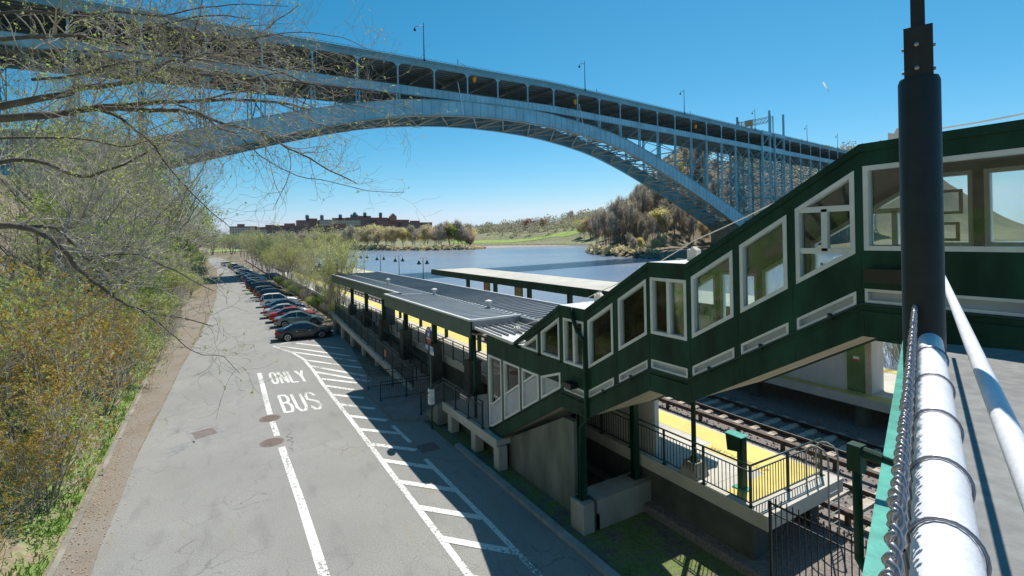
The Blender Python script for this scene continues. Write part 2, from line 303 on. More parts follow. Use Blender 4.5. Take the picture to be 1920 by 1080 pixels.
def inset(poly, w):
    n = len(poly); A = sum(poly[i][0]*poly[(i+1) % n][1]-poly[(i+1) % n][0]*poly[i][1] for i in range(n)); sg = 1 if A > 0 else -1
    L = []
    for i in range(n):
        (x0, y0), (x1, y1) = poly[i], poly[(i+1) % n]; l = math.hypot(x1-x0, y1-y0); nx, ny = -(y1-y0)/l*sg, (x1-x0)/l*sg
        L.append((x0+nx*w, y0+ny*w, (x1-x0)/l, (y1-y0)/l))
    out = []
    for i in range(n):
        a = L[i-1]; b = L[i]; det = a[2]*b[3]-a[3]*b[2]
        if abs(det) < 1e-6: out.append((b[0], b[1])); continue
        t = ((b[0]-a[0])*b[3]-(b[1]-a[1])*b[2])/det; out.append((a[0]+a[2]*t, a[1]+a[3]*t))
    return out
def thing(name, label, cat, loc=(0, 0, 0), group=None, rz=0):
    o = bpy.data.objects.new(name, None); COL.objects.link(o); o.location = loc; o.rotation_euler = (0, 0, rz); o.empty_display_size = .3
    o['label'] = label; o['category'] = cat
    if group: o['group'] = group
    ORG[o.name] = tuple(loc); return o
def tag(o, label, cat, group=None):
    o['label'] = label; o['category'] = cat
    if group: o['group'] = group
    return o
def structure(o): o['kind'] = 'structure'; return o
def stuff(o, label=None, cat=None):
    o['kind'] = 'stuff'
    if label: o['label'] = label; o['category'] = cat
    return o
def dup(root, loc, rz=0, sc=1, label=None, group=None):
    r = root.copy(); COL.objects.link(r); r.location = loc; r.rotation_euler = (0, 0, rz); r.scale = (sc, sc, sc) if not isinstance(sc, tuple) else sc
    if label: r['label'] = label
    if group: r['group'] = group
    for ch in list(root.children):
        c = ch.copy(); COL.objects.link(c); c.parent = r
        for g in list(ch.children):
            d = g.copy(); COL.objects.link(d); d.parent = c
    return r
def text(name, body, m, parent, origin, right, up, width, height, depth=.004, off=0):
    c = bpy.data.curves.new(name, 'FONT'); c.body = body; c.size = 1; c.extrude = 0; c.offset = off
    o = bpy.data.objects.new(name, c); COL.objects.link(o); dg = bpy.context.evaluated_depsgraph_get(); dg.update()
    me = bpy.data.meshes.new_from_object(o.evaluated_get(dg)); bpy.data.objects.remove(o)
    xs = [v.co.x for v in me.vertices]; ys = [v.co.y for v in me.vertices]; x0, x1, y0, y1 = min(xs), max(xs), min(ys), max(ys)
    r = Vector(right).normalized(); u = Vector(up).normalized(); o3 = Vector(ORG.get(parent.name, (0, 0, 0)) if parent else (0, 0, 0)); og = Vector(origin)
    for v in me.vertices:
        v.co = og+r*((v.co.x-x0)/(x1-x0)*width)+u*((v.co.y-y0)/(y1-y0)*height)+r.cross(u)*depth-o3
    me.materials.clear(); me.materials.append(M[m]); n = bpy.data.objects.new(name, me); COL.objects.link(n)
    if parent: n.parent = parent
    return n
# ------------------------------------------------------------------ terrain
WAT = [(34,-500),(34,150),(40,300),(47,420),(80,520),(106,557),(128,470),(157,407),(190,392),(203,402),(215,440),(252,560),(300,520),(330,440),(318,372),(262,300),(212,258),(185,224),(168,185),(162,161),(168,152),(200,147),(300,150),(420,146),(560,110),(760,-500)]
def inpoly(x, y, P):
    c = False; n = len(P); j = n-1
    for i in range(n):
        xi, yi = P[i]; xj, yj = P[j]
        if (yi > y) != (yj > y) and x < (xj-xi)*(y-yi)/(yj-yi)+xi: c = not c
        j = i
    return c
def pdist(x, y, P):
    m = 1e18
    for i in range(len(P)):
        x0, y0 = P[i]; x1, y1 = P[(i+1) % len(P)]; dx, dy = x1-x0, y1-y0
        t = max(0, min(1, ((x-x0)*dx+(y-y0)*dy)/(dx*dx+dy*dy))); d = (x-x0-t*dx)**2+(y-y0-t*dy)**2
        if d < m: m = d
    return math.sqrt(m)
def ss(a, b, x): t = max(0, min(1, (x-a)/(b-a))); return t*t*(3-2*t)
def gau(x, y, cx, cy, sx, sy, h): return h*math.exp(-((x-cx)/sx)**2/2-((y-cy)/sy)**2/2)
WZ = -2.2
def ground(x, y):
    if x > -4.2 and x < 30 and -60 < y < 260: return -.04
    ins = inpoly(x, y, WAT); d = pdist(x, y, WAT)
    if ins: return WZ-min(4, d*.35)-.1
    z = WZ+min(d*.55, 2.2)
    if x < 34 and y < 420 and x > -4.2: return -.05 if x < 31 else WZ+min(d*.75, 2.16)
    if x <= -4.2 and y < 700:      # wooded bank beside the road
        k = ss(-4.2, -9, x)*2.6+ss(-7, -34, x)*19*(1-.55*ss(180, 420, y))
        k *= 1-ss(500, 700, y)*.5
        return -.04+k+noise.noise(Vector((x*.15, y*.15, 0)))*.5*ss(-5, -9, x)
    if x > 120:
        k = gau(x, y, 330, 262, 80, 66, 58)+gau(x, y, 590, 300, 120, 115, 56)+gau(x, y, 700, 230, 120, 60, 36)+gau(x, y, 560, 430, 85, 110, 40)+gau(x, y, 620, 680, 160, 140, 34)+gau(x, y, 240, 120, 60, 70, 13)
        z += k*ss(0, 75, d)*(.12+.88*ss(160, 245, y))+noise.noise(Vector((x*.03, y*.03, 3)))*3.2*ss(4, 30, d)
    z += gau(x, y, 170, 950, 260, 150, 17)*ss(520, 760, y)
    if 240 < x < 400 and 440 < y < 700: z += ss(0, 90, d)*3.0
    return z
def lin(a, b, n): return [a+(b-a)*i/n for i in range(n)]
gx = lin(-6000, -600, 6)+lin(-600, -120, 12)+lin(-120, -40, 16)+lin(-40, -4.2, 26)+[-4.2, 10, 30]+lin(30.5, 40, 6)+lin(40, 150, 16)+lin(150, 400, 84)+lin(400, 760, 40)+lin(760, 1400, 10)+lin(1400, 6000, 6)+[6000]
gy = lin(-800, -60, 8)+lin(-60, 260, 100)+lin(260, 620, 70)+lin(620, 1200, 26)+lin(1200, 3000, 8)+lin(3000, 14000, 5)+[14000]
g = MB(); g.v = [(x, y, ground(x, y)) for y in gy for x in gx]; nx = len(gx)
g.f = [(j*nx+i, j*nx+i+1, (j+1)*nx+i+1, (j+1)*nx+i) for j in range(len(gy)-1) for i in range(nx-1)]
go = structure(g.build('ground', 'ground', smooth=True)); go.data.materials.append(M['meadow'])
for p_ in go.data.polygons:
    c_ = p_.center
    if (c_.y > 385 and c_.z > -1.5 and (c_.x > 60 or c_.y > 500)): p_.material_index = 1
wm = MB(); wm.quad((20, -700, WZ), (7000, -700, WZ), (7000, 600, WZ), (20, 600, WZ)); structure(wm.build('river_water', 'water'))
def sheet(name, poly, z, m, h=None, sub=None):
    b = MB(); b.add([(x, y, z) for x, y in poly], [tuple(range(len(poly)))]); return structure(b.build(name, m))
sheet('mud_flat', [(212, 450), (224, 415), (262, 420), (312, 402), (326, 440), (300, 519), (254, 557)], WZ+.06, 'mud')
# lawn beyond the far shore, following the terrain
lw = MB(); 
for i in range(24):
    for j in range(5):
        def LP(i, j):
            x = 262+i*5.2; y0 = 566-(x-262)*.92; y = y0+9+j*9.; return (x, y, ground(x, y)+.25)
        lw.quad(LP(i, j), LP(i+1, j), LP(i+1, j+1), LP(i, j+1))
structure(lw.build('park_lawn', 'lawn', smooth=True))
sheet('ball_field', [(-8, 500), (70, 540), (70, 640), (-8, 640)], .35, 'lawn')
# road: slightly bending far away
LE = [(-3.1, -30), (-3.1, 15), (-2.95, 26), (-2.6, 33), (-2.3, 41), (-.9, 66), (-.15, 90), (.1, 140), (.0, 190), (-1.2, 215), (-3, 260), (-6, 330)]
RE = [(8.45, -30), (8.45, 15), (8.45, 26), (8.3, 33), (9.6, 44), (9.9, 66), (9.9, 90), (9.7, 140), (9.3, 190), (8, 215), (5, 260), (1.5, 330)]
rb = MB(); rb.v = [(x, y, 0) for p in zip(LE, RE) for x, y in p]; rb.f = [(2*i, 2*i+1, 2*i+3, 2*i+2) for i in range(len(LE)-1)]
road = structure(rb.build('road', 'asphalt'))
db = MB()
for i in range(70):
    y = -20+i*1.6; y2 = y+1.6
    def dx(y): return (-3.0+noise.noise(Vector((y*.35, 0, 0)))*.3) if y < 26 else -3.0+(y-26)*.045+noise.noise(Vector((y*.35, 0, 0)))*.25
    def ex(y): return dx(y)
    db.quad((-4.3, y, .003), (ex(y), y, .004), (ex(y2), y2, .004), (-4.3, y2, .003))
structure(db.build('dirt_verge', 'dirt'))
# bank sheet just over the slope, weedy
bb = MB(); bn = 22
def BP(i, j): x = -4.1-i*.65; y = 2+j*1.2; n = noise.noise(Vector((x*.9, y*.9, 5))); return (x, y, ground(x, y)+.05+(.0 if i == 0 else .10*n+.08))
for j in range(46):
    for i in range(bn): bb.quad(BP(i+1, j), BP(i, j), BP(i, j+1), BP(i+1, j+1))
structure(bb.build('weedy_bank', 'bank', smooth=True))
kb = MB()
for i in range(26):
    y = 4+i*1.35; o = noise.noise(Vector((i*.7, 1, 1)))*.07; kb.box(-4.02+o, -3.86+o, y, y+1.33, -.05, .05+o*.6)
tag(kb.build('stone_kerb', 'stone'), 'low weathered stone edging along the foot of the weedy bank', 'kerb')
# road markings are painted parts of the road
P = 'paint'; z1 = .004
ZO = [.004]
def wob(name, pts, wdt, ragged=.0):
    ZO[0] += .00045; z1 = ZO[0]; b = MB()
    for (x0, y0), (x1, y1) in zip(pts, pts[1:]):
        d = Vector((x1-x0, y1-y0, 0)); n = max(1, int(d.length/.4)); p = Vector((-d.y, d.x, 0)).normalized()*wdt/2
        for k in range(n):
            a = Vector((x0, y0, z1))+d*k/n; c = Vector((x0, y0, z1))+d*(k+1)/n; b.quad(a-p, c-p, c+p, a+p)
    return b.build(name, P, road)
wob('centre_line', [(2.3, -14), (2.27, 10), (2.3, 18), (2.25, 23.3)], .27); wob('centre_line', [(2.22, 24.75), (2.2, 26.85)], .25); wob('centre_line', [(2.2, 28.0), (2.33, 37.2)], .26)
wob('hatch_outline', [(5.5, 2), (5.5, 17.5), (5.5, 25), (5.45, 32), (5.5, 36), (5.42, 39.6), (5.0, 42.4), (3.95, 46.0)], .2)
wob('hatch_outline', [(3.95, 46.05), (5.9, 47.4), (8.9, 47.5)], .16)
wob('hatch_outline', [(7.02, 5), (7.05, 13.6), (7.03, 15.9), (7.0, 18.8)], .17); wob('hatch_outline', [(7.05, 20.7), (6.98, 23.0)], .17)
for a, c in [((5.74,46.16),(8.77,41.2)),((4.3,45.9),(8.6,38.4)),((5.0,42.75),(8.57,36.6)),((5.42,39.3),(8.4,34.5)),((5.5,37.2),(8.1,32.3)),((5.52,35.3),(8.0,30.9)),((5.52,33.4),(7.28,31.02)),((5.52,31.58),(6.75,29.75)),((5.53,29.54),(6.86,27.9)),((5.52,27.57),(6.9,25.8)),((5.52,25.52),(6.95,23.8)),((5.54,23.45),(7.0,21.85)),((5.57,21.43),(6.98,19.8)),((5.52,19.65),(7.0,17.9)),((5.51,17.61),(7.0,15.9)),((5.5,15.6),(7.0,13.9)),((5.5,13.6),(7.0,11.9)),((5.5,11.6),(7.0,9.9)),((5.5,9.6),(7.0,7.9)),((5.5,7.6),(7.0,5.9))]:
    wob('hatch_stripe', [a, c], .26)
def strokes(ch):
    # letters of pavement lettering as strokes on a 1 x 1 grid
    return {'O': [[(.1,.2),(.1,.8),(.3,1),(.7,1),(.9,.8),(.9,.2),(.7,0),(.3,0),(.1,.2)]], 'N': [[(.05,0),(.05,1)],[(.05,1),(.95,0)],[(.95,0),(.95,1)]], 'L': [[(.1,1),(.1,0),(.95,0)]], 'Y': [[(0,1),(.5,.5),(.5,0)],[(1,1),(.5,.5)]],
     'B': [[(.1,0),(.1,1),(.7,1),(.9,.85),(.9,.65),(.7,.53),(.1,.53)],[(.7,.53),(.95,.38),(.95,.15),(.75,0),(.1,0)]], 'U': [[(.05,1),(.05,.2),(.3,0),(.7,0),(.95,.2),(.95,1)]], 'S': [[(.95,.8),(.7,1),(.3,1),(.05,.8),(.1,.6),(.9,.42),(.95,.2),(.7,0),(.3,0),(.05,.2)]]}[ch]
def word(tx, x0, x1, y0, y1, sk, wd):
    n = len(tx); cw = (x1-x0)/(n+(n-1)*.38)
    for i, ch in enumerate(tx):
        ox = x0+i*cw*1.38; b = MB()
        for st in strokes(ch):
            pts = [Vector((ox+u*cw, y0+v*(y1-y0)-sk*(ox+u*cw-x0), .006)) for u, v in st]
            for a, c in zip(pts, pts[1:]):
                d = (c-a); p = Vector((-d.y, d.x, 0)); q = p.normalized()
                k = Vector((q.x*wd*.55, q.y*wd*.95, 0)); e = d.normalized()*wd*.25
                b.quad(a-k-e, c-k+e, c+k+e, a+k-e)
                z_ = .0004*len(b.f)
                b.v[-4:] = [(v[0], v[1], v[2]+z_) for v in b.v[-4:]]
        b.build('road_letter', P, road)
word('ONLY', 2.85, 4.8, 33.95, 36.85, .35, .135); word('BUS', 2.85, 4.65, 27.9, 31.1, .25, .14)
# iron covers set in the road
def manhole(x, y, label):
    t = thing('manhole_cover', label, 'manhole cover', (x, y, 0), 'round iron covers on the centre line')
    b = MB(); b.lathe((x, y, 0), [(.50, 0), (.50, .008), (.44, .010), (.44, .006)], 28); b.build('rim', 'rust', t, 'auto')
    b = MB(); b.lathe((x, y, 0), [(.435, 0), (.435, .009)], 28)
    for i in range(-4, 5): b.box(x-math.sqrt(.16-(i*.09)**2), x+math.sqrt(.16-(i*.09)**2), y+i*.09-.02, y+i*.09+.02, .009, .016)
    b.build('lid', 'rust', t)
manhole(1.95, 24.1, 'round rusty manhole cover touching the line, the nearer of two'); manhole(2.15, 27.4, 'round rusty manhole cover just below the road lettering')
t = thing('drain_grate', 'rectangular rusty drain grate alone in the sunlit lane', 'drain grate', (-.6, 27, 0), rz=0)
b = MB(); c = [(-1.11,27.36),(-.31,27.62),(-.09,26.72),(-.91,26.4)]
b.ring([(x, y) for x, y in c], .06, 'z', 0, .012); b.build('frame', 'rust', t)
b = MB()
for k in range(11):
    f = (k+.7)/11.6; a = Vector((c[3][0], c[3][1], .005)).lerp(Vector((c[2][0], c[2][1], .005)), f); d = Vector((c[0][0], c[0][1], .005)).lerp(Vector((c[1][0], c[1][1], .005)), f); b.bar(a, d, .045, .012)
b.build('bars', 'rust', t)
b = MB(); b.add([(-1.4, 27.75, .002), (-.1, 28.15, .002), (.2, 26.6, .002), (-1.0, 26.0, .002)], [(3, 2, 1, 0)]); b.build('asphalt_patch', mat('patch', (.25, .25, .24), .95, 0, .2, 3), road)
b = MB(); b.add([(-1.85, 24.6, .002), (-.9, 25.9, .002), (-1.0, 26.25, .002), (-2.0, 25.9, .002)], [(3, 2, 1, 0)][:1]); b.build('asphalt_patch', mat('patch_dark', (.24, .24, .235), .95, 0, .2, 4), road)
# kerb, pavement, drain in the shade
kp = [(8.45, -20), (8.45, 13.5), (8.42, 17.9)]
b = MB(); b.box(8.45, 8.68, -20, 19.2, -.05, .13); tag(b.build('kerb', 'kerb'), 'straight concrete kerb in shade beside the bus bay', 'kerb')
b = MB(); b.prism([(7.22, 23.6), (7.25, 29.2), (8.4, 31), (11.6, 31), (11.6, 22.4), (9.0, 22.4)], 'z', 0, .13); structure(b.build('pavement', 'walk'))
b = MB(); b.add([(8.45, -20, .02), (11.5, -20, .02), (11.5, 22.4, .02), (8.45, 22.4, .02)], [(0, 1, 2, 3)]); structure(b.build('shaded_verge', 'gravelly'))
b = MB(); b.box(7.1, 7.9, 19.4, 20.2, 0, .006)
for i in range(8): b.box(7.14+i*.095, 7.19+i*.095, 19.43, 20.17, .006, .02)
tag(b.build('storm_drain', 'rust'), 'square storm drain grating in the shaded gutter', 'drain grate')
# ------------------------------------------------------------------ rail bed, tracks
b = MB(); b.add([(11.5, -60, .28), (32, -60, .28), (32, 270, .28), (11.5, 270, .28)], [(0, 1, 2, 3)]); b.box(11.45, 11.5, -60, 270, -.03, .28); structure(b.build('rail_ballast', 'ballast'))
random.seed(5)
b = MB()
for i in range(5200):
    x = random.uniform(14.6, 22.8); y = random.uniform(-2, 34)*random.random()**.35; s = random.uniform(.03, .075); a = random.random()*6.28
    v = [(x+math.cos(a+k*2.094)*s, y+math.sin(a+k*2.094)*s, .28) for k in range(3)]+[(x, y, .28+s*1.1)]
    b.add(v, [(0, 1, 3), (1, 2, 3), (2, 0, 3)])
stuff(b.build('ballast_stones', 'ballast'), 'loose grey and brown track ballast', 'gravel')
TIE = None
def track(name, x0, x1, label, third):
    t = thing(name, label, 'railway track', (x0, 0, .28), 'railway tracks beside the platforms')
    for x in (x0, x1):
        b = MB(); b.box(x-.065, x+.065, -60, 260, .34, .36); b.box(x-.012, x+.012, -60, 260, .36, .455); b.box(x-.036, x+.036, -60, 260, .455, .485); rr = b.build('rail', 'railm', t)
        b = MB(); b.box(x-.03, x+.03, -60, 260, .485, .489); b.build('rail_head', 'railtop', rr)
    me = None
    for i in range(78):
        y = -2.5+i*.78
        if me is None:
            b = MB(); c = (x0+x1)/2; b.box(c-1.35, c+1.35, -.14, .14, .2, .352)
            for xx in (x0, x1): b.box(xx-.17, xx+.17, -.09, .09, .352, .375)
            o = b.build('railway_tie', 'tie', t); me = o; o.location.y = y
        else:
            o = me.copy(); COL.objects.link(o); o.location.y = y
    b = MB(); c = (x0+x1)/2; 
    for i in range(250): y = 58.4+i*.78; b.box(c-1.35, c+1.35, y-.14, y+.14, .2, .352)
    stuff(b.build('railway_tie', 'tie', t))
    if third:
        b = MB(); x = third; b.box(x-.04, x+.04, -60, 200, .50, .58); b.box(x-.10, x+.10, -60, 200, .66, .69); b.box(x-.1, x-.085, -60, 200, .56, .66)
        for i in range(90): y = -4+i*1.9; b.box(x-.12, x+.02, y-.06, y+.06, .3, .68)
        b.build('third_rail', 'railm', t)
track('railway_track', 16.03, 17.6, 'sunlit railway track with covered third rails next to the near platform', 15.55)
track('railway_track', 20.1, 21.65, 'shaded railway track running between the two platforms', 18.75)
# ------------------------------------------------------------------ platforms
def platform(name, label, x0, x1, y0, y1, yel, top=1.65, th=.38):
    t = thing(name, label, 'platform', ((x0+x1)/2, y0, 0))
    b = MB(); b.box(x0, x1, y0, y1, top-th, top); b.build('slab', 'conc_l', t)
    for (a, c) in yel:
        b = MB(); b.box(a, c, y0+1.35, y1, top, top+.006)
        b.build('warning_strip', 'yellow', t)
    for i in range(int((y1-y0)/5)+1):
        for xx in (x0+.35, x1-.8):
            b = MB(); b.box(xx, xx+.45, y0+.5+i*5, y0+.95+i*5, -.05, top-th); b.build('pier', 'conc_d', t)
    return t
pl = platform('near_platform', 'long sunlit concrete platform with yellow edge beside the canopy', 11.72, 15.37, 7.45, 125, [(14.3, 15.27)])
b = MB(); b.box(11.95, 15.27, 8.05, 8.8, 1.65, 1.656); b.build('warning_strip', 'yellow', pl)
b = MB(); b.box(13.75, 14.3, 8.8, 11.0, 1.65, 1.6575); b.build('warning_mat', 'yellow', pl)
M['dark_text'] = mat('dark_lettering', (.25, .22, .07), .8)
text('platform_lettering', 'WATCH THE GAP', 'dark_text', pl, (13.87, 10.85, 1.6575), (0, -1, 0), (1, 0, 0), 2.0, .24)
b = MB()
for i in range(60):
    y = 9.2+i*1.9; b.box(11.74, 14.28, y, y+.02, 1.65, 1.652)
b.build('joint_lines', 'conc', pl)
pf = platform('far_platform', 'island platform with yellow edge beyond the tracks', 23.4, 29.4, -20, 150, [(23.5, 24.15), (28.6, 29.3)])
# retaining wall under the platform edge, its concrete coloured dark for the shade
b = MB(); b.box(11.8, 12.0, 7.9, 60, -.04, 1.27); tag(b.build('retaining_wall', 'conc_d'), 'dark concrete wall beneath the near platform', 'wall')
# ------------------------------------------------------------------ railings
def railing(name, label, pts, h=1.07, step=1.6, pick=.115, m='green_rail', group=None, cat='railing', mid=True, down=0, spikes=0, pr=.008):
    t = thing(name, label, cat, pts[0], group)
    hr = MB(); inf = MB()
    for (a, c) in zip(pts, pts[1:]):
        a = Vector(a); c = Vector(c); d = c-a; L = d.length; n = max(1, round(L/step))
        for k in range(n+1):
            if k == 0 and a != Vector(pts[0]): continue
            p = a+d*k/n; b = MB(); b.box(p.x-.028, p.x+.028, p.y-.028, p.y+.028, p.z-down, p.z+h+(.06 if spikes else 0)); b.box(p.x-.07, p.x+.07, p.y-.07, p.y+.07, p.z-.0, p.z+.02); b.build('post', m, t)
        up = Vector((0, 0, h)); 
        if not spikes: hr.tube([a+up, c+up], .026, 8)
        else: hr.bar(a+up, c+up, .035, .035)
        inf.bar(a+Vector((0, 0, .1)), c+Vector((0, 0, .1)), .028, .03)
        inf.bar(a+Vector((0, 0, h-(.16 if not spikes else .22))), c+Vector((0, 0, h-(.16 if not spikes else .22))), .028, .03)
        m_ = max(1, int(L/pick))
        for k in range(1, m_):
            p = a+d*k/m_; inf.box(p.x-pr, p.x+pr, p.y-pr, p.y+pr, p.z+.1, p.z+h-(.16 if not spikes else -spikes))
    hr.build('handrail', m, t, True); inf.build('infill_bars', m, t); return t
railing('platform_railing', 'dark railing around the end of the near platform', [(11.8, 34, 1.65), (11.8, 7.95, 1.65), (15.05, 7.88, 1.65)], 1.07, 1.45, .12)
railing('platform_railing', 'dark railing along the sunlit stretch of platform beyond the canopy', [(11.8, 74, 1.65), (11.8, 50.2, 1.65)], 1.07, 1.5, .13)
railing('ramp_railing', 'long dark railing sloping up along the access ramp', [(9.55, 27.4, .25), (9.55, 48.9, 1.80)], 1.1, 1.9, .13)
railing('ramp_railing', 'inner dark railing of the access ramp below the canopy posts', [(10.95, 27.6, .2), (10.95, 48.9, 1.72)], 1.0, 2.1, .16)
railing('platform_railing', 'dark railing behind the canopy posts in the shade', [(11.75, 50, 1.65), (11.75, 34.2, 1.65)], 1.07, 1.5, .14)
railing('walkway_railing', 'dark railing standing out across the pavement by the hatched bay, the farther of two', [(7.4, 29.0, .13), (10.2, 28.6, .13)], 1.0, 1.5, .12, group='railings standing out across the pavement')
railing('walkway_railing', 'dark railing standing out across the pavement, the nearer of two by the bus stop pole', [(7.4, 26.5, .13), (10.2, 26.2, .13)], 1.0, 1.5, .12, group='railings standing out across the pavement')
er = railing('entrance_railing', 'green railing with a small notice on the raised landing before the glazed stairs', [(8.5, 23.3, .15), (9.0, 21.6, 1.15), (9.0, 17.65, 1.17)], 1.07, 1.35, .11)
b = MB(); b.box(8.94, 8.955, 18.75, 19.75, 1.85, 2.14); sg = b.build('notice', 'blackp', er)
for zz, w0, hh in ((2.0, .62, .07), (1.9, .55, .03)): 
    b = MB(); 
    for k in range(7): b.box(8.934, 8.94, 19.58-k*w0/7-.055, 19.58-k*w0/7, zz, zz+hh)
    b.build('notice_lettering', 'sign_w', sg)
# ramp and its parapet, entry landing, steps
t = thing('access_ramp', 'concrete access ramp on squat piers rising to the platform in shade', 'ramp', (9.5, 27.2, 0))
zr = lambda y: .15+(y-27.2)*(1.65-.15)/(49-27.2)
b = MB(); b.strip([27.2, 49, 52], lambda y: min(zr(y), 1.65)-.15, lambda y: min(zr(y), 1.65), 9.5, 11.7); b.build('deck', 'conc', t)
b = MB(); b.strip([27.2, 49, 49.4], lambda y: min(zr(y), 1.65)-.28, lambda y: min(zr(y), 1.65)+.10, 9.38, 9.6); b.build('kerb_beam', 'conc_l', t)
b = MB(); b.strip([27.3, 48.8], lambda y: -.03, lambda y: zr(y)-.25, 9.62, 9.72); b.build('back_wall', 'conc_d', t)
for y in (31, 34.6, 38.3, 42, 45.6, 49): b = MB(); b.box(9.4, 9.68, y-.17, y+.17, -.03, min(zr(y), 1.65)-.27); b.build('pier', 'conc_l', t)
t = thing('entry_landing', 'raised concrete landing on short piers at the foot of the glazed stairs', 'landing', (9, 16.4, 0))
b = MB(); b.box(8.95, 11.7, 16.35, 21.55, .93, 1.13); b.build('deck', 'conc_l', t)
b = MB(); b.box(8.9, 8.96, 16.35, 21.55, .80, 1.17); b.build('edge_beam', 'conc_l', t)
for y in (16.45, 18.4, 20.8): b = MB(); b.box(8.93, 9.3, y-.2, y+.2, -.03, .9); b.build('pier', 'conc_l', t)
b = MB(); b.box(9.5, 9.7, 16.5, 21.5, -.03, .92); b.build('back_wall', 'conc_d', t)
for k in range(6): b = MB(); b.box(8.7, 11.4, 21.6+k*.29, 21.6+(k+1)*.29, .1, .98-k*.165); b.build('step', 'conc', t)
b = MB(); b.prism([(16.6, .0), (16.6, 1.0), (12.9, 2.95), (12.4, 2.95), (12.4, 0)], 'x', 9.5, 9.72); tag(b.build('concrete_wall', 'conc_m'), 'shaded concrete wall under the lowest flight of stairs', 'wall')
